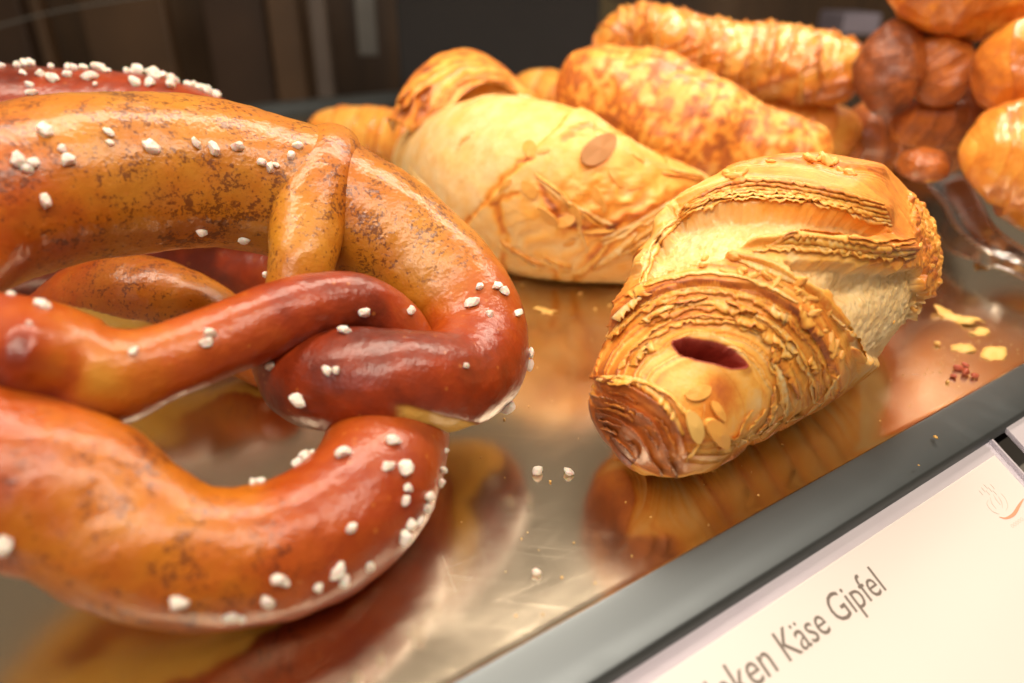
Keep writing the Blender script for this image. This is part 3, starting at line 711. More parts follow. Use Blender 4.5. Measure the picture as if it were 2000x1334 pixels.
# ---- thin flakes: curled slivers of crust lifted off the wraps
def flakes(parent, info, me_bvh, count, seed, srange, name='crust_flakes', thr=(-2.0, 2.0), length=(0.8, 3.2), width=(0.06, 0.22), lift=0.10, dark=0.55):
    """ragged ribbons that follow the wraps round the roll, one edge lifted"""
    rs = np.random.RandomState(seed); Vs = []; Qs = []; Ds = []; off = 0
    ctr, A, B, R, q = info['ctr'], info['A'], info['B'], info['R'], info['q']; L = q[-1]
    for i in range(count):
        s0 = rs.uniform(*srange); t0 = rs.uniform(*thr); ln = rs.uniform(*length); wd = rs.uniform(*width)
        k = int(s0 * (len(q) - 1)); r = R[k]; n = 26
        dth = ln / max(r, 0.4); tt = np.linspace(t0 - dth / 2, t0 + dth / 2, n)
        drift = rs.uniform(-0.25, 0.25); phase = rs.uniform(0, 6)
        rows = []; ok = True
        for j, t in enumerate(tt):
            u = j / (n - 1); sj = np.clip(s0 * L + drift * ln * (u - .5) + 0.05 * math.sin(u * 7 + phase), 0, L)
            kk = min(int(sj / L * (len(q) - 1)), len(q) - 1)
            dirn = math.cos(t) * A[kk] + math.sin(t) * B[kk]
            h = me_bvh.ray_cast(Vector((ctr[kk] + dirn * (R[kk] + 2.5)) * U), Vector(-dirn), 0.06)
            if h[0] is None: ok = False; break
            Tn = info['T'][kk]; taper = math.sin(math.pi * min(1, max(0, u))) ** 0.5
            ww = wd * taper * (1 + 0.35 * rs.uniform(-1, 1)); lf = lift * taper * rs.uniform(0.5, 1.1)
            b = np.array(h[0]) / U
            rows.append([b - dirn * 0.02, b + dirn * (0.02 + lf * 0.5) - Tn * ww * 0.5, b + dirn * (0.02 + lf) - Tn * ww])
        if not ok: continue
        G = np.array(rows); V = G.reshape(-1, 3)
        Vs.append(V); Qs.append(grid_quads(n, 3, False) + off); off += len(V)
        bk = rs.uniform(dark - 0.3, dark + 0.15); e = np.tile(np.array([bk - 0.2, bk, bk + 0.15]), n)
        Ds.append(np.stack([e, e * 0 + .2, e * 0], 1))
    if not Vs: return
    me = mesh_np(name, np.vstack(Vs), np.vstack(Qs), M_PAST, np.vstack(Ds)); o = link(name, me); keep(o, parent)
    m = o.modifiers.new('s', 'SOLIDIFY'); m.thickness = 0.00012
    return o
def edge_sheets(parent, bvh, polys, name='crust_layer', seed=1, M=M_PAST):
    """thin ragged sheets of crust along seen wrap edges. poly: points, side vector px, width px, lift cm, bake"""
    rs = np.random.RandomState(seed); Vs, Qs, Ds = [], [], []; off = 0
    for pts, side, wd, lift, bk in polys:
        pts = np.array(pts, float); n = max(14, int(np.hypot(*np.diff(pts, axis=0).T).sum() / 4.5))
        C, q = spline(np.c_[pts, np.zeros(len(pts))], n); rows = []
        jag = np.interp(np.arange(n), np.arange(0, n + 3, 3), rs.uniform(.45, 1.15, len(np.arange(0, n + 3, 3)))) * (0.8 + 0.2 * rs.uniform(-1, 1, n))
        for i in range(n):
            u = i / (n - 1); e = min(1, 5 * u, 5 * (1 - u)) ** .6
            if side is None:
                sv = np.array(ARC_C) - C[i, :2]; sv /= np.linalg.norm(sv)
            else: sv = np.array(side, float); sv /= np.linalg.norm(sv)
            w_ = wd * jag[i] * e + .5
            h0 = bvh.ray_cast(Vector(O3 * U), Vector(ray(*(C[i, :2] - sv * 4))).normalized()); h1 = bvh.ray_cast(Vector(O3 * U), Vector(ray(*(C[i, :2] + sv * w_))).normalized())
            if h0[0] is None or h1[0] is None: rows = []; break
            a, na, b = np.array(h0[0]) / U, np.array(h0[1]), np.array(h1[0]) / U; na = na if na.dot(O3 - a) > 0 else -na
            st = b - a; L_ = np.linalg.norm(st)
            wc = (w_ + 4) * proj(a)[2] / F
            if L_ > wc * 2.2: st = st / L_ * wc * 2.2
            m_ = a + st * .5; lf = lift * e * rs.uniform(.75, 1.1)
            rows.append([a - na * .02, a + st * .5 + na * (lf * .6 + .015), a + st + na * (lf + .01)])
        if len(rows) < 8: continue
        G = np.array(rows); Vs.append(G.reshape(-1, 3)); Qs.append(grid_quads(len(rows), 3, False) + off); off += len(rows) * 3
        e_ = np.tile(np.array([bk - .10, bk - .02, bk + .12]), len(rows)) + 0.16 * rs.uniform(-1, 1, len(rows) * 3); Ds.append(np.clip(np.stack([e_, e_ * 0 + .15, e_ * 0], 1), 0, 1))
    for V, Q, D in zip(Vs, Qs, Ds): pass
    me = mesh_np(name, np.vstack(Vs), np.vstack(Qs), M, np.vstack(Ds)); o = link(name, me); keep(o, parent)
    m = o.modifiers.new('s', 'SOLIDIFY'); m.thickness = 0.00016; m.offset = -1
    return o
rs_ = np.random.RandomState(9); polys = []
for r0 in ARCS:
    a = -205.0
    while a < 40:
        ln = rs_.uniform(22, 80) * (1 if r0 > 130 else .8); gap = rs_.uniform(2, 26)
        aa = np.radians(np.linspace(a, min(a + ln, 45), 7)); c_ = np.cos(aa); s_ = np.sin(aa)
        rr_ = r0 + rs_.uniform(-3, 3)
        P_ = [(ARC_C[0] + rr_ * c / (0.93 if c > 0 else .97), ARC_C[1] + rr_ * s__ / (1.6 if s__ > 0 else 1.0)) for c, s__ in zip(c_, s_)]
        if not any((1300 < x < 1465 and 650 < y < 735) or x < 1165 or (x < 1345 and y > 740) for x, y in P_):
            polys.append((P_, None, rs_.uniform(6, 16), rs_.uniform(.03, .10), rs_.uniform(.18, .62)))
        a += ln + gap
for i in range(26):
    r0 = rs_.uniform(150, 290); a = rs_.uniform(-190, 10); ln = rs_.uniform(8, 24); aa = np.radians(np.linspace(a, a + ln, 5))
    P_ = [(ARC_C[0] + r0 * math.cos(t), ARC_C[1] + r0 * math.sin(t)) for t in aa]
    if not any((1290 < x < 1475 and 640 < y < 745) or x < 1170 or (x < 1345 and y > 740) for x, y in P_): polys.append((P_, None, rs_.uniform(14, 26), rs_.uniform(.08, .2), rs_.uniform(.2, .6)))
# the torn top wrap: a stack of sheets under its lip, and the laminated middle ridge
for i in range(6):
    o_ = i * 7.5; polys.append(([(1300 + i * 4, 440 - o_ * .3 + 8), (1350, 404 - o_ * .6 + 10), (1440, 378 - o_ + 12), (1540, 384 - o_ + 8), (1650, 406 - o_ + 8), (1742 - i * 3, 442 - o_ * 1.1)], (0.1, 1), 11, .07 + .012 * (6 - i), .30 + .06 * i))
for i in range(5):
    o_ = i * 7; polys.append(([(1470 + i * 12, 492 - o_ * .6), (1550, 482 - o_), (1640, 490 - o_), (1720, 500 - o_), (1788, 502 - o_ * 1.2)], (0, 1), 9, .06 + .01 * (5 - i), .34 + .06 * i))
for i in range(4):
    polys.append(([(1232 + i * 9, 560), (1246 + i * 9, 500), (1275 + i * 10, 450), (1320 + i * 10, 412)], (1, .6), 8, .06, .12 + .06 * i))
for pts in ([(1500, 830), (1560, 815), (1610, 780), (1640, 730)], [(1560, 842), (1620, 805), (1680, 755)], [(1640, 800), (1700, 755), (1745, 705)], [(1620, 610), (1665, 650), (1690, 700)], [(1400, 880), (1440, 850), (1470, 800)], [(1440, 872), (1490, 842), (1520, 790)]):
    polys.append((pts, (-.8, -.5), 10, .08, rs_.uniform(.2, .45)))
for pts in ([(1165, 742), (1250, 748), (1305, 790), (1335, 850)], [(1168, 738), (1230, 738), (1300, 765), (1350, 820), (1362, 880)], [(1340, 900), (1370, 850), (1375, 790)]):
    polys.append((pts, (-.5, 1), 12, .09, .35))
for r0 in (92, 112, 128, 150, 163, 184, 205):
    for a0 in (-84, -50):
        a1 = a0 + rs_.uniform(22, 46); aa = np.radians(np.linspace(a0 + rs_.uniform(0, 8), a1, 6))
        polys.append(([(1150 + (r0 + rs_.uniform(-3, 3)) * math.cos(t), 945 + r0 * math.sin(t)) for t in aa], (.7, -.7), rs_.uniform(6, 12), rs_.uniform(.05, .12), rs_.uniform(.62, .9)))
edge_sheets(hero, bvH, polys, seed=4)

# ---- baked cheese on the front croissant
CH = []
for i in range(6):
    rs = np.random.RandomState(i + 90); me = lump(i * 5 + 200, 3, (1.5 * rs.uniform(.8, 1.5), .75, .6), 0.5, False); me.name = 'cheese_bit'; me.materials.append(M_CHEESE); CH.append(me)
cheese = []
def chain(p0_, p1_, n, spread, size):
    for i in range(n):
        t = i / max(1, n - 1); cheese.append((p0_[0] + (p1_[0] - p0_[0]) * t + rnd.gauss(0, spread), p0_[1] + (p1_[1] - p0_[1]) * t + rnd.gauss(0, spread), size * rnd.uniform(.6, 1.3)))
chain((1400, 350), (1500, 325), 12, 6, 8); chain((1580, 305), (1660, 335), 8, 6, 9); chain((1380, 500), (1560, 580), 12, 10, 8); chain((1560, 560), (1640, 700), 12, 9, 8); chain((1810, 430), (1850, 600), 20, 16, 5); chain((1790, 620), (1740, 690), 9, 12, 5)
for px, py, s in cheese:
    P, n = rayhit(bvH, px, py); D = proj(P)[2]
    if n.dot(O3 - P) / np.linalg.norm(O3 - P) < 0.3: continue
    put('cheese_bit', rnd.choice(CH), hero, P, n, s * D / F, rnd.uniform(0, 6.28), rnd.uniform(-.3, .3), 0.15)
# almond slivers on its tip
def sliver(seed, lx, ly, th_=0.16):
    bm = bmesh.new(); n = 30; rs = np.random.RandomState(seed); top = []; bot = []
    for i in range(n):
        a = 2 * math.pi * i / n; r = 1 + 0.05 * math.sin(3 * a + seed) + 0.02 * rs.uniform(-1, 1)
        x, y = math.copysign(abs(math.cos(a)) ** 0.9, math.cos(a)) * lx * r, math.copysign(abs(math.sin(a)) ** 1.15, math.sin(a)) * ly * r
        z = -0.12 * x * x / (lx * lx) * lx
        top.append(bm.verts.new((x, y, z + th_))); bot.append(bm.verts.new((x, y, z)))
    ct = bm.verts.new((0, 0, th_ * 1.25)); cb = bm.verts.new((0, 0, 0))
    for i in range(n):
        j = (i + 1) % n; bm.faces.new((top[i], top[j], ct)); bm.faces.new((bot[j], bot[i], cb)); bm.faces.new((bot[i], bot[j], top[j], top[i]))
    me = bpy.data.meshes.new('almond_sliver'); bm.to_mesh(me); bm.free(); return me
def put_dir(name, me, parent, bvh, a, b, lift=0.1, scale=None, tilt=0.0):
    """lay a unit-length-2 piece between two seen points"""
    P0, n0 = rayhit(bvh, *a); P1, n1 = rayhit(bvh, *b); c, n = rayhit(bvh, (a[0] + b[0]) / 2, (a[1] + b[1]) / 2)
    x = P1 - P0; L = np.linalg.norm(x) / 2; x = x / (2 * L); n = n - n.dot(x) * x; n /= np.linalg.norm(n); y = np.cross(n, x)
    m = Matrix((Vector(x), Vector(y), Vector(n))).transposed().to_4x4() @ Matrix.Rotation(tilt, 4, 'X')
    c = c + n * lift * L
    o = link(name, me); o.parent = parent; o.matrix_parent_inverse = Matrix.Translation(-parent.location)
    o.matrix_basis = Matrix.Translation(Vector(c * U)) @ m @ Matrix.Diagonal((L * U,) * 3 + (1,))
    return o
for i, (a, b, wd) in enumerate([((1338, 776), (1388, 760), .48), ((1388, 784), (1414, 822), .38), ((1378, 818), (1418, 872), .36), ((1345, 800), (1366, 864), .42)]):
    me = sliver(i, 1, wd, .2); me.materials.append(M_CHEESE if i != 3 else M_CRUMB); put_dir('cheese_sliver', me, hero, bvH, a, b, 0.10)

# ---- almond croissant in the middle
AL_C = [rest(815, 318, 66), rest(875, 322, 100), rest(955, 345, 150), rest(1060, 376, 166), rest(1160, 406, 152), rest(1255, 424, 126), rest(1335, 428, 92), rest(1395, 432, 60)]
def hookA(d):
    P, px, py, fr, bake, gloss, ham, nrm = (d[k] for k in ('P', 'px', 'py', 'front', 'bake', 'gloss', 'ham', 'nrm'))
    n1 = fbm(P * 0.9, 3, 51); n2 = fbm(P * 2.6, 3, 52)
    tone = 0.20 + 0.20 * n1 + 0.10 * fbm(P * 2.0, 3, 54)
    def g(x, y, rx, ry): return np.exp(-((px - x) / rx) ** 2 - ((py - y) / ry) ** 2)
    tone = tone + 0.22 * g(1180, 330, 150, 90) + 0.28 * g(1150, 420, 90, 50) + 0.15 * g(1300, 330, 120, 60)
    for poly, wdt, v in (([(900,440),(930,410),(970,360),(1010,320),(1040,308)], 6, .5), ([(970,400),(985,460),(983,530)], 7, .5), ([(1100,270),(1150,250),(1220,262)], 6, .4),
                         ([(1080,510),(1090,560)], 6, .4), ([(1120,560),(1160,500),(1210,440),(1300,395),(1380,360)], 8, .3), ([(1150,530),(1200,470),(1260,430)], 7, .35), ([(1060,370),(1090,420),(1150,450),(1200,445)], 8, .5),
                         ([(1260,470),(1330,420)], 8, .3), ([(960,395),(1010,380)], 5, .55)):
        dd, t = seg_dist(px + 12 * n1, py + 12 * n2, poly); tone = tone + v * np.exp(-(dd / wdt) ** 2); P = P - nrm * (0.05 * np.exp(-(dd / wdt) ** 2) * fr)[..., None]
    sd = ((px - 905) * (-150) - (py - 450) * 140) / 205.0 + 10 * n1      # px across the wrap edge that climbs over the roll
    P = P + nrm * (0.16 * sst(3, -3, sd) * np.exp(-np.maximum(-sd, 0) / 90) * sst(570, 480, py) * fr)[..., None]
    tone = tone + 0.16 * np.exp(-(sd / 7) ** 2)
    st_ = np.sin((px * 0.5 + py * 0.85) * 0.13 + 5 * n1) * (g(1260, 430, 110, 75) + .5 * g(1050, 480, 140, 60))
    tone = tone + 0.18 * st_
    P = P + nrm * (0.09 * st_ * fr)[..., None] + nrm * (0.18 * n2 * g(1150, 400, 120, 70) * fr)[..., None]
    bake = bake * (1 - 0.85 * fr) + 0.85 * fr * (tone + 0.2 * (bake - 0.2))
    return P, bake, gloss * 0.4, ham
alm, alm_me, alinfo = croissant('almond_croissant', AL_C, 'pale smooth croissant with almond flakes, rolled brown end at its left', 8, 480, 420, M_SMOOTH, nb=6, amp=0.05, skew=1.5, fine=0.015, base=0.2, contrast=0.15, hook=hookA)
bvAl = bvh_of(alm_me)
# the rolled brown end: a thick flap folded over the top
def flap(parent, rows, thick, name, mat, seed, N=90, M=70, amp=0.12, tone=0.55):
    """rows: list of polylines of 3D points (cm); lofted sheet with thickness"""
    G = np.array([spline(r, M)[0] for r in rows]); G2 = np.array([spline(G[:, j], N)[0] for j in range(M)]).transpose(1, 0, 2)
    nx = np.cross(np.gradient(G2, axis=0), np.gradient(G2, axis=1)); nx /= np.linalg.norm(nx, axis=-1)[..., None] + 1e-9
    c = O3 - G2; s_ = np.sign((nx * c).sum(-1).mean()); nx *= s_
    n1 = fbm(G2 * 0.9, 3, seed); u = np.linspace(0, 1, N)[:, None] + 0 * n1
    wv = np.sin(u * 38 + 5 * n1)
    e = np.sin(np.pi * np.linspace(0, 1, N))[:, None]
    G3 = G2 + nx * (amp * n1 + 0.04 * wv)[..., None]
    Vt = G3 + nx * (thick * 0.5 * e ** 0.4)[..., None]; Vb = G3 - nx * (thick * 0.5 * e ** 0.4)[..., None]
    bk = tone + 0.35 * fbm(G2 * 1.2, 3, seed + 1) + 0.12 * wv
    dt = np.stack([bk, 0.3 + 0 * bk, 0 * bk], -1).reshape(-1, 3); db = dt.copy(); db[:, 0] = 0.15
    Q = grid_quads(N, M, False); V = np.vstack([Vt.reshape(-1, 3), Vb.reshape(-1, 3)]); off = N * M
    Qb = Q[:, ::-1] + off; ed = []
    idx = lambda i, j: i * M + j
    for i in range(N - 1):
        for j, fl in ((0, 0), (M - 1, 1)):
            a, b = idx(i, j), idx(i + 1, j); ed.append([a, b, b + off, a + off] if fl else [b, a, a + off, b + off])
    for j in range(M - 1):
        for i, fl in ((0, 0), (N - 1, 1)):
            a, b = idx(i, j), idx(i, j + 1); ed.append([b, a, a + off, b + off] if fl else [a, b, b + off, a + off])
    me = mesh_np(name, V, np.vstack([Q, Qb, np.array(ed)]), mat, np.vstack([dt, db])); o = link(name, me); keep(o, parent); return o, me
Dm = proj(np.array(AL_C[1][:3]))[2]
print([round(float(proj(np.array(c[:3]))[2]),1) for c in AL_C],[round(c[3],1) for c in AL_C])
print('almond D', Dm, 'hero', H_C[4])
rows = []
for line in ([(770,262,-2.6),(790,215,-2.6),(835,140,-1.6),(905,110,-.4),(965,130,.6),(1015,165,1.0),(1040,190,1.2)],
             [(762,235,-3.4),(800,165,-3.2),(850,118,-2.4),(915,104,-1.4),(970,128,-.4),(1020,170,.4),(1055,205,.6)],
             [(800,255,-4.2),(825,205,-4.4),(870,155,-3.9),(925,135,-3.2),(980,150,-2.2),(1030,185,-1.2),(1062,212,-.6)],
             [(840,285,-4.5),(862,240,-4.7),(895,195,-4.4),(940,165,-3.9),(985,168,-3.1),(1025,190,-2.2),(1060,212,-1.3)]):
    rows.append(np.array([PD(x, y, Dm + 0.3 + dd) for x, y, dd in line]))
fl_o, fl_me = flap(alm, rows, 0.35, 'folded_end', M_PAST, 61, tone=0.60)
inner = [np.array([PD(x, y, Dm + dd) for x, y, dd in line]) for line in ([(866,250,-2.4),(888,200,-2.4),(928,166,-2.2),(985,164,-1.6),(1042,192,-.8)], [(880,300,-3.6),(905,250,-3.4),(945,222,-3.0),(990,218,-2.6),(1052,232,-1.8)])]
flap(alm, inner, 0.3, 'folded_end', M_SMOOTH, 66, tone=0.22, amp=.05)
AM = sliver(33, .86, .38, .12); AM.materials.append(M_ALM)
put_dir('almond_flake', AM, alm, bvAl, (1130, 323), (1204, 266), 0.10, tilt=0.25)
for i, (a, b, wd, t) in enumerate([((1025, 278), (1045, 305), .6, .3), ((1052, 405), (1090, 440), .55, .3), ((1085, 440), (1125, 425), .5, .2), ((1160, 365), (1182, 415), .42, .4), ((1115, 395), (1135, 440), .5, .3),
                                   ((1190, 330), (1215, 365), .35, .2), ((1140, 452), (1200, 448), .4, -.5), ((1020, 355), (1048, 385), .6, .1), ((975, 375), (1000, 350), .3, .3), ((1100, 480), (1125, 470), .5, .2), ((1225, 370), (1260, 360), .2, .4), ((1235, 300), (1258, 318), .3, .1), ((1048, 300), (1075, 292), .3, .2)]):
    me = sliver(60 + i, 1, wd, .12); me.materials.append(M_ALMP); put_dir('almond_flake', me, alm, bvAl, a, b, 0.10, tilt=t)
rs_ = np.random.RandomState(19); bvF = bvh_of(fl_me); pf = []
for i in range(16):
    x0, y0 = rs_.uniform(775, 850), rs_.uniform(190, 275); ln = rs_.uniform(18, 42); an = rs_.uniform(-1.4, -.4)
    pf.append(([(x0, y0), (x0 + ln * .5 * math.cos(an) + rs_.uniform(-5, 5), y0 + ln * .5 * math.sin(an)), (x0 + ln * math.cos(an), y0 + ln * math.sin(an))], (rs_.uniform(-1, 1), 1), rs_.uniform(6, 14), rs_.uniform(.12, .3), rs_.uniform(.55, .95)))
for i in range(9):
    pf.append(([(835 + i * 9, 225 - i * 4), (870 + i * 8, 180 - i * 4), (930 + i * 6, 150 - i * 3), (1000, 165 - i * 5)], (.3, 1), 8, .06, rs_.uniform(.4, .75)))
edge_sheets(alm, bvF, pf, 'crust_layer', 8)
pf = []
for (x0, y0, x1, y1) in [(800,330,870,400),(820,400,900,470),(930,500,1010,545),(1180,470,1340,380),(1190,500,1350,400),(1160,520,1250,455),(1230,500,1330,430),(1120,540,1190,470),(1060,500,1120,520),(980,470,1060,520),(1090,380,1190,440),(1050,340,1120,400),(1240,270,1320,310),(1300,330,1375,345)]:
    for k in range(2):
        pf.append(([(x0 + rs_.uniform(-8, 8), y0 + 9 * k), ((x0 + x1) / 2 + rs_.uniform(-6, 6), (y0 + y1) / 2 + 9 * k + rs_.uniform(-6, 6)), (x1 + rs_.uniform(-8, 8), y1 + 9 * k)], (.3, 1), rs_.uniform(5, 10), rs_.uniform(.05, .12), rs_.uniform(.2, .55)))
edge_sheets(alm, bvAl, pf, 'crust_layer', 18)
flakes(alm, alinfo, bvAl, 8, 12, (0.45, 0.95), thr=(-1.8, 1.8), length=(.6, 2.0), width=(.06, .2), dark=.35)

# ---- other pastries further back
def roll(spec): return [[*PD(x, y, D), r * D / F] for x, y, D, r in spec]
croissant('blistered_croissant', roll([(1085,175,40,46),(1150,178,39.5,82),(1240,210,39,112),(1350,255,38,112),(1450,290,37.5,92),(1560,315,37,78),(1625,330,37,62)]), 'croissant with a net of brown blisters lying behind the almond one', 15, 340, 300, M_SPOT, nb=7, amp=0.05, fine=0.015, base=0.46, contrast=0.08, lumpy=.3)
ly, ly_me, lyi = croissant('layered_croissant', roll([(1165,108,44,24),(1210,78,43,44),(1275,66,42.4,54),(1350,92,41.8,56),(1430,112,41.5,62),(1530,124,41,66),(1620,134,40.5,60),(1685,140,40.5,46)]), 'layered croissant lying on top of the row at the back', 22, 340, 300, M_GLAZE, nb=12, amp=0.20, fine=0.08, base=0.52, contrast=0.25, lumpy=.45, skew=3.5, wob=1.2, up=(0, -.3, 1))
flakes(ly, lyi, bvh_of(ly_me), 90, 44, (0.05, 0.95), thr=(-2.2, 2.2), length=(1.0, 3.5), width=(.1, .35), lift=.16, dark=.6)
croissant('far_croissant', roll([(1000,190,52,40),(1060,185,51,46),(1130,210,50,50),(1200,240,50,48)]), 'croissant tip peeping between the rolled end and the blistered croissant', 23, 160, 140, M_PAST, nb=8, amp=.1, base=.5)
croissant('low_croissant', roll([(1430,230,44,50),(1520,235,43.5,56),(1610,255,43,54),(1680,265,43,40)]), 'tan croissant beneath the layered one at the back', 24, 200, 160, M_PAST, nb=8, amp=.1, base=.5, contrast=.15)
croissant('left_croissant', roll([(600,262,46,30),(660,255,46,44),(740,262,45,52),(830,280,44,56),(900,300,44,50)]), 'golden croissant behind the nub of the front pretzel', 25, 220, 180, M_GLAZE, nb=7, amp=.16, base=.5, contrast=.25)
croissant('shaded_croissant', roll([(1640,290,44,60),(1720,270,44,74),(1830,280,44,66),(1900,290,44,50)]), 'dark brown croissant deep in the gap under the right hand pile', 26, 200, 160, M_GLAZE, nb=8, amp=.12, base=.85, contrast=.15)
# right hand pile
croissant('glazed_croissant', roll([(1880,330,33,50),(1915,318,32.5,84),(1975,310,32,112),(2060,330,31.5,130),(2160,370,31,120),(2260,420,31,80)]), 'lowest glazed croissant of the pile at the right edge', 35, 340, 300, M_GLAZE, nb=9, amp=0.06, fine=0.03, base=0.60, contrast=0.10, fgc=.3, lumpy=.4, skew=2, wob=.6)
croissant('glazed_croissant', roll([(1895,120,34,50),(1935,125,33.6,78),(2000,130,33.2,94),(2090,140,33,90),(2180,150,33,60)]), 'glazed croissant in the middle of the pile at the right edge', 36, 300, 260, M_GLAZE, nb=8, amp=0.07, fine=0.03, base=0.64, contrast=0.12, fgc=.3, lumpy=.4, skew=-2, wob=.6)
croissant('glazed_croissant', roll([(1725,-22,35,40),(1780,-30,34.5,76),(1880,-32,34,94),(2000,-30,34,96),(2120,-20,34,70)]), 'topmost glazed croissant of the pile at the right edge', 37, 320, 280, M_GLAZE, nb=7, amp=0.05, fine=0.03, base=0.64, contrast=0.10, fgc=.3, lumpy=.45, skew=2, wob=.6)
def bun(name, label, px, py, D, rx, ry, rz, seed, base, mat, rot=0.0, cat='bun'):
    N, M = 130, 180; ph = np.linspace(0.001, np.pi - .001, N)[:, None]; th = np.linspace(0, 2 * np.pi, M, endpoint=False)[None]
    d = np.stack([np.sin(ph) * np.cos(th), np.sin(ph) * np.sin(th), np.cos(ph) + 0 * th], -1)
    r = 1 + 0.14 * fbm(d * 1.6, 3, seed) + 0.04 * fbm(d * 6, 3, seed + 1)
    P = d * r[..., None] * np.array([rx, ry, rz]); c, s_ = math.cos(rot), math.sin(rot); x = P[..., 0] * c - P[..., 2] * s_; z = P[..., 0] * s_ + P[..., 2] * c; P = np.stack([x, P[..., 1], z], -1)
    P = P + PD(px, py, D)
    bk = base + 0.3 * fbm(P * 0.6, 3, seed + 2) - 0.5 * sst(0.35, 0.6, fbm(P * 0.9, 3, seed + 8)); dat = np.stack([bk, 0.6 + 0 * bk, 0 * bk], -1).reshape(-1, 3)
    return tag(link(name, mesh_np(name, P.reshape(-1, 3), grid_quads(N, M), mat, np.clip(dat, 0, 1))), label, cat)
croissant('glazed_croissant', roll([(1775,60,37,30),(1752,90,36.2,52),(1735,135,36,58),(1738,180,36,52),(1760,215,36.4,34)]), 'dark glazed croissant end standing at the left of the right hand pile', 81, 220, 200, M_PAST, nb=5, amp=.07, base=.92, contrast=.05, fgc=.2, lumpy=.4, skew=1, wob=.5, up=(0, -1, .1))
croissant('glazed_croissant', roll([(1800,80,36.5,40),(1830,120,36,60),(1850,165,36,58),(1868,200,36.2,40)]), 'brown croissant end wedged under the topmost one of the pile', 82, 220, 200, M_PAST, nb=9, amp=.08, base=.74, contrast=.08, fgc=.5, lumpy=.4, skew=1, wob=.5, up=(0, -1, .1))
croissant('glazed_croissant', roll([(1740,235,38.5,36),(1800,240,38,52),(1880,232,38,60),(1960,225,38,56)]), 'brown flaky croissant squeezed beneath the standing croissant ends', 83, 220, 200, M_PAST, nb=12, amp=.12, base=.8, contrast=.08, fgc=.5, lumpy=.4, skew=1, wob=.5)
bun('berry_pastry', 'small reddish pastry beside the tip of the tongs', 1805, 322, 34, 1.1, 1.2, 0.75, 74, .9, M_PAST, cat='pastry')

# ------------------------------------------------------------------ tongs
tongs = empty('serving_tongs', tuple(PZ(1870, 430, 0))); tag(tongs, 'pair of shiny steel tongs with looped ends behind the front croissant', 'tongs')
def band(name, pts, width, th_, up):
    C, q = spline(np.array(pts), 90); T, A, B = frames(C[:, :3], up); w_ = C[:, 3][:, None] if C.shape[1] > 3 else width
    a = np.linspace(0, 2 * np.pi, 14, endpoint=False)
    prof_ = np.stack([np.sign(np.cos(a)) * np.abs(np.cos(a)) ** .5 , np.sin(a)], 1)
    V = C[:, None, :3] + (prof_[None, :, 0] * w_)[..., None] * B[:, None] + (prof_[None, :, 1] * th_)[..., None] * A[:, None]
    o = link(name, mesh_np(name, V.reshape(-1, 3), grid_quads(90, 14), M_TONG)); keep(o, tongs)
def TZ(x, y, z, w_): return [*PZ(x, y, z), w_]
def scoop(edge_a, edge_b, sag):
    A_ = spline(np.array([PZ(*p) for p in edge_a]), 70)[0]; B_ = spline(np.array([PZ(*p) for p in edge_b]), 70)[0]
    t = np.linspace(0, 1, 16)[None, :, None]; G = A_[:, None] * (1 - t) + B_[:, None] * t
    G = G + np.array([0, .4, -.9]) * (sag * np.sin(np.pi * t))
    o = link('tong_scoop', mesh_np('tong_scoop', G.reshape(-1, 3), grid_quads(70, 16, False), M_TONGD)); keep(o, tongs)
    o.modifiers.new('s', 'SOLIDIFY').thickness = .0008
    for ed in (edge_a, edge_b): band('tong_rim', [[*PZ(*p), .085] for p in ed], .1, .085, (0, -.3, .95))
M_TONGD = mat_steel('tong_plate_steel', 0.16, (0.42, 0.40, 0.40), 0.4)
scoop([(1640,285,1.5),(1700,305,1.6),(1790,348,1.7),(1842,395,1.7),(1866,440,1.6),(1920,486,1.4),(2000,516,1.2),(2150,600,1.1)], [(1640,300,.9),(1700,335,.8),(1765,385,.7),(1820,445,.6),(1860,490,.6),(1915,510,.8),(2000,545,.8),(2150,640,.8)], .35)
scoop([(1800,338,1.8),(1880,346,2.0),(1914,390,2.0),(1938,440,1.9),(1990,482,1.7),(2150,575,1.6)], [(1800,346,1.5),(1846,398,1.4),(1874,446,1.35),(1928,486,1.3),(2000,510,1.3),(2150,600,1.2)], .4)

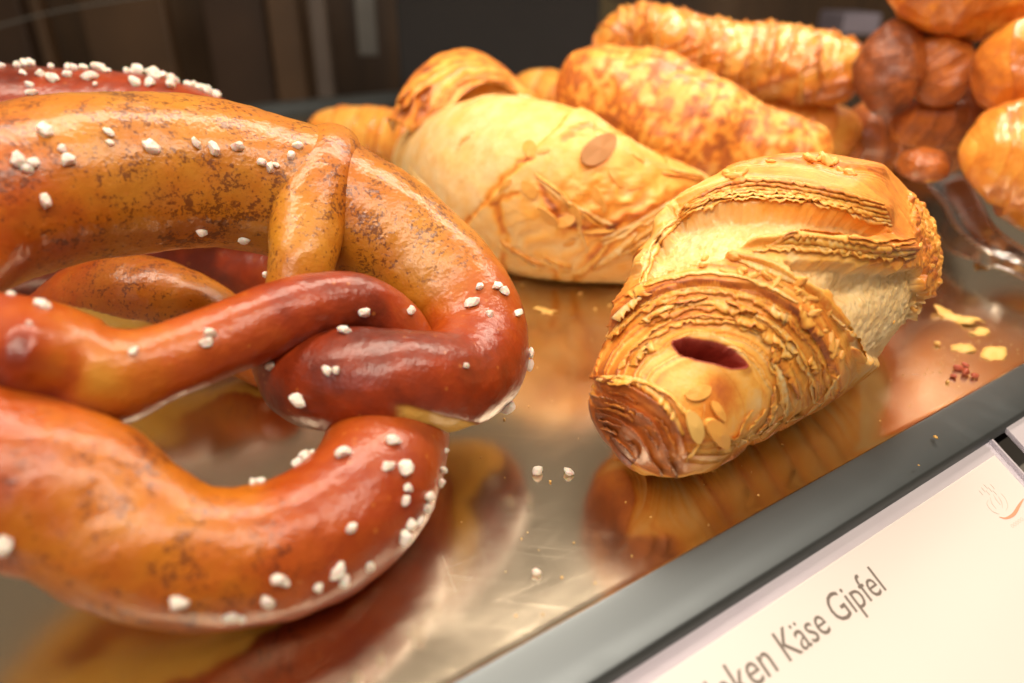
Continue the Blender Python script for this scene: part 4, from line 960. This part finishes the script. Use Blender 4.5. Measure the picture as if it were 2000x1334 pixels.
# ------------------------------------------------------------------ crumbs and loose salt on the tray
def loose(name, me, px, py, s, label, cat, group=None, sz=0.0, lift=.6):
    P = PZ(px, py, sz); D = proj(P)[2]
    o = put(name, me, None, P, np.array([0, 0, 1.0]), s * D / F, rnd.uniform(0, 6.28), 0, lift); return tag(o, label, cat, group)
G_S = 'loose salt grains on the tray'
loose('salt_grain', SALT[1], 1049, 926, 12, 'left of the two salt grains lying together on bare steel', 'salt grain', G_S)
loose('salt_grain', SALT[3], 1112, 927, 10, 'right of the two salt grains lying together, smaller and greyer', 'salt grain', G_S)
loose('salt_grain', SALT[5], 1048, 1122, 11, 'single upright salt grain nearest the front rim', 'salt grain', G_S)
FL = []
def flake_mesh(seed, n=26, rag=.45):
    rs = np.random.RandomState(seed); bm = bmesh.new(); rings = []
    rad = 1 + rag * np.interp(np.arange(n), np.arange(0, n, 2), rs.uniform(-1, 1, len(np.arange(0, n, 2))), period=n) * .8
    for k, f in enumerate((.35, .7, 1.0)):
        rr = []
        for i in range(n):
            a = 2 * math.pi * i / n; x, y = math.cos(a) * f * rad[i], math.sin(a) * f * rad[i] * .6
            rr.append(bm.verts.new((x, y, 0.10 * math.sin(x * 3 + seed) + .08 * math.cos(y * 5) + .08 * rs.uniform(-1, 1) * f)))
        rings.append(rr)
    c = bm.verts.new((0, 0, .06))
    for i in range(n):
        j = (i + 1) % n; bm.faces.new((c, rings[0][i], rings[0][j]))
        for a_, b_ in ((0, 1), (1, 2)): bm.faces.new((rings[a_][i], rings[b_][i], rings[b_][j], rings[a_][j]))
    me = bpy.data.meshes.new('pastry_flake'); bm.to_mesh(me); bm.free(); me.polygons.foreach_set('use_smooth', [True] * len(me.polygons)); me.materials.append(M_CRUMB); return me
G_F = 'pastry flakes shed beside the front croissant'
for i, (x, y, s, lb) in enumerate([(1868, 622, 42, 'widest thin yellow flake touching the right flank of the front croissant'), (1912, 650, 22, 'ragged flake just right of the widest yellow flake'), (1880, 682, 26, 'left half of the long flake pair nearest the rim'),
                                   (1945, 690, 34, 'long torn flake farthest to the right near the rim'), (1920, 518, 30, 'flake lying under the tongs'), (1066, 608, 22, 'orange flake below the almond croissant')]):
    o = loose('pastry_flake', flake_mesh(i + 5), x, y, s, lb, 'flake', G_F, lift=.12); o.modifiers.new('s', 'SOLIDIFY').thickness = .06
CR = []
for i in range(5):
    me = lump(i + 400, 2, (1, .8, .6), .5); me.name = 'crumb'; me.materials.append(M_CRUMB); CR.append(me)
crumb_pts = [(1210,596,8,'crumb against the left flank of the front croissant'),(1133,577,6,'crumb under the shaded edge of the almond croissant'),(1190,600,5,'tiny crumb left of the front croissant'),(1162,606,4,'speck of crumb left of the flank crumbs'),(1826,857,7,'pinkish crumb lying on the steel rim'),(1393,913,8,'crumb touching the tip of the front croissant'),
             (1794,910,3,'tiny pale crumb on the rim below the pink crumb'),(985,820,3,'tiny speck right of the pretzel bend'),(1075,942,4,'speck between the two loose salt grains'),(1020,560,5,'small crumb beyond the right bend of the pretzel'),(1850,748,5,'ochre crumb below the red crumbs'),(1830,675,7,'crumb between the flakes and the croissant'),(1528,870,4,'speck in front of the croissant side'),(1060,1200,3,'speck close to the front edge of the tray')]
for x, y, s, lb in crumb_pts: loose('crumb', rnd.choice(CR), x, y, s, lb, 'crumb', 'small crumbs scattered on the steel')
RC = []
for i in range(3):
    me = lump(i + 500, 2, (1.2, .8, .7), .6); me.name = 'red_crumb'; me.materials.append(M_CHILI); RC.append(me)
for x, y, s, lb in [(1870,722,10,'leftmost red crumb of the cluster near the rim'),(1885,732,12,'largest red crumb at the centre of the cluster near the rim'),(1902,738,9,'lowest right red crumb of the cluster near the rim'),(1884,716,7,'top red crumb of the cluster near the rim'),(1862,738,7,'lowest left red crumb of the cluster near the rim')]:
    loose('red_crumb', rnd.choice(RC), x, y, s, lb, 'crumb', 'red crumbs near the rim')

# ------------------------------------------------------------------ price label holder
TAU = math.radians(30)
dn = -NI * math.cos(TAU) - np.array([0, 0, math.sin(TAU)])       # down the face of the label
fn = np.cross(E, -dn); fn = fn / np.linalg.norm(fn); fn = fn if fn[2] > 0 else -fn
corner = PZ(1943, 889, -0.75)
def onface(px, py, off=0.0):
    d = ray(px, py); c = corner + fn * off; t = np.dot(c - O3, fn) / np.dot(d, fn); return O3 + d * t
holder = empty('label_holder', tuple(corner)); tag(holder, 'clear plastic price label holder with a cream card in front of the tray rim', 'label holder')
def lab(a, b, off=0.0): return corner + E * a + dn * b + fn * off     # a along, b down
def slab(name, a0, a1, b0_, b1_, o0, o1, mat, parent):
    Vb, Fb = [], []
    c = lab((a0 + a1) / 2, (b0_ + b1_) / 2, (o0 + o1) / 2); Vb, Fb = box_vf(c, E * (a1 - a0) / 2, dn * (b1_ - b0_) / 2, fn * (o1 - o0) / 2)
    me = pymesh(name, Vb, Fb, mat); o = link(name, me); keep(o, parent)
    m = o.modifiers.new('b', 'BEVEL'); m.width = 0.0002; m.segments = 2; return o
card = slab('label_card', -26, 0, 0, 8, -.03, 0, M_CARD, holder)
slab('back_plate', -26.3, .35, -.62, 8.3, -.13, -.045, M_PLAS, holder)
# rounded channel along the top of the holder, open lip at its right end
Cc = []
def channel(parent, a0, a1, bc, rr=.13):
    n = 22; angs = np.linspace(math.radians(-60), math.radians(215), n); aa = np.linspace(a0, a1, 40)
    outer = [(bc + rr * math.cos(t), .08 + rr * math.sin(t)) for t in angs]; inner = [(bc + (rr - .07) * math.cos(t), .08 + (rr - .07) * math.sin(t)) for t in angs[::-1]]
    pr = outer + inner; V = np.array([[lab(a, -b_ if False else b_, o_) for b_, o_ in pr] for a in aa]).reshape(-1, 3)
    o = link('top_channel', mesh_np('top_channel', V, grid_quads(len(aa), len(pr)), M_PLAS)); keep(o, parent)
channel(holder, -26.3, -.35, -.62)
slab('side_lip', .27, .35, -.4, 8.3, -.045, .10, M_PLAS, holder)
# second holder further along the rim
h2 = empty('label_holder', tuple(lab(3, 0))); tag(h2, 'next plastic label holder, just a rounded corner at the right edge', 'label holder')
slab('back_plate', 1.3, 14, -.55, 8, -.1, 0.06, M_PLAS, h2)
# lettering
def letters(txt, pa_, pb_, name, mat, hscale=1.0, rise=0.004):
    """text whose baseline runs between two seen points on the card"""
    A0, B0 = onface(*pa_), onface(*pb_); W = np.linalg.norm(B0 - A0)
    cu = bpy.data.curves.new(name, 'FONT'); cu.body = txt; cu.size = 1.0; cu.resolution_u = 3
    to = bpy.data.objects.new('tmp_text', cu); COL.objects.link(to); bpy.context.view_layer.update()
    me = bpy.data.meshes.new_from_object(to.evaluated_get(bpy.context.evaluated_depsgraph_get()))
    bpy.data.objects.remove(to); x = np.array([v.co[:] for v in me.vertices]); w0 = x[:, 0].max() - x[:, 0].min()
    k = W / w0; ux = (B0 - A0) / W; uy = np.cross(fn, ux)
    for v in me.vertices:
        p = A0 + ux * (v.co.x - x[:, 0].min()) * k + uy * v.co.y * k * hscale + fn * rise; v.co = Vector(p * U)
    me.materials.append(mat); o = link(name, me); keep(o, card)
    m = o.modifiers.new('s', 'SOLIDIFY'); m.thickness = 0.00002
    return k
k = letters('Käse Gipfel', (1543, 1293), (1732, 1152), 'lettering', M_INK, 1.15)
ka = onface(1543, 1293); kb = onface(1732, 1152); ux = (kb - ka) / np.linalg.norm(kb - ka)
def offw(p): x, y, _ = proj(p); return float(x), float(y)
wK = np.linalg.norm(kb - ka)
letters('Schinken', offw(ka - ux * wK * 0.93), offw(ka - ux * wK * 0.10), 'lettering', M_INK, 1.15)
# small second line whose tops just enter the frame
0 and letters('Fr.', (1998, 1372), (2046, 1334), 'lettering', M_INK, 1.1)
# faint logo: a ring of grey strokes above a red smile, and a tiny word below
def stroke(pts, w_, mat, name='logo'):
    P = np.array([onface(x, y, .005) for x, y in pts]); C, q = spline(P, 24); T = np.gradient(C, axis=0); T /= np.linalg.norm(T, axis=1)[:, None]; S_ = np.cross(T, fn)
    ww = w_ * np.sin(np.linspace(.25, np.pi - .25, 24))[:, None]
    return np.stack([C - S_ * ww, C + S_ * ww, C + S_ * ww + fn * .004, C - S_ * ww + fn * .004], 1).reshape(-1, 3)
def strokes(lst, w_, mat, name):
    Vs = [stroke(p, w_, mat) for p in lst]; Q = []; off = 0
    for v in Vs: Q.append(grid_quads(24, 4) + off); off += len(v)
    o = link(name, mesh_np(name, np.vstack(Vs), np.vstack(Q), mat, smooth=False)); keep(o, card)
strokes([[(1952,1010),(1965,1012),(1980,1004),(1990,988),(1999,974)]], .045, M_INKR, 'logo')
gl_ = []
for i in range(7):
    x0, y0 = 1912 + i * 4.5, 958 - (i % 3) * 6
    gl_.append([(x0, y0), (x0 + 4, y0 + 4), (x0 + 8, y0 + 9)])
gl_ += [[(1934,972),(1938,984),(1946,994)],[(1940,966),(1946,976),(1954,986)],[(1955,964),(1964,974),(1968,988),(1964,998)],[(1930,975),(1928,985),(1938,998),(1952,1004)],[(1950,970),(1956,980),(1958,992)]]
strokes(gl_, .012, M_INKG, 'logo')
letters('ooooo', (1978, 1032), (2000, 1016), 'logo', M_INKG, 1.0)

# fine crumb dust on the steel
rs = np.random.RandomState(77); Vs = []; Qs = []; off = 0
ico = np.array([(1,0,0),(-1,0,0),(0,1,0),(0,-1,0),(0,0,1),(0,0,-1)], float); icf = np.array([(0,2,4),(2,1,4),(1,3,4),(3,0,4),(2,0,5),(1,2,5),(3,1,5),(0,3,5)])
for i in range(190):
    px_, py_ = rs.uniform(880, 2000), rs.uniform(560, 1300)
    if rs.rand() < .4: px_, py_ = rs.normal(1880, 60), rs.normal(700, 45)
    P = PZ(px_, py_, 0)
    if np.dot(P - p0, NI) < 0.4: continue
    z_ = rs.uniform(.012, .03); v = ico * np.array([rs.uniform(.7, 1.6), rs.uniform(.7, 1.4), .6]) * z_ + rs.uniform(-.3, .3, (6, 3)) * z_
    Vs.append(v + P + np.array([0, 0, z_ * .8])); Qs.append(icf + off); off += 6
me = mesh_np('crumb_dust', np.vstack(Vs), np.vstack(Qs), M_CRUMB, smooth=False)
tag(link('crumb_dust', me), 'fine crumb dust strewn over the bare steel between the pastries', 'crumbs', kind='stuff')
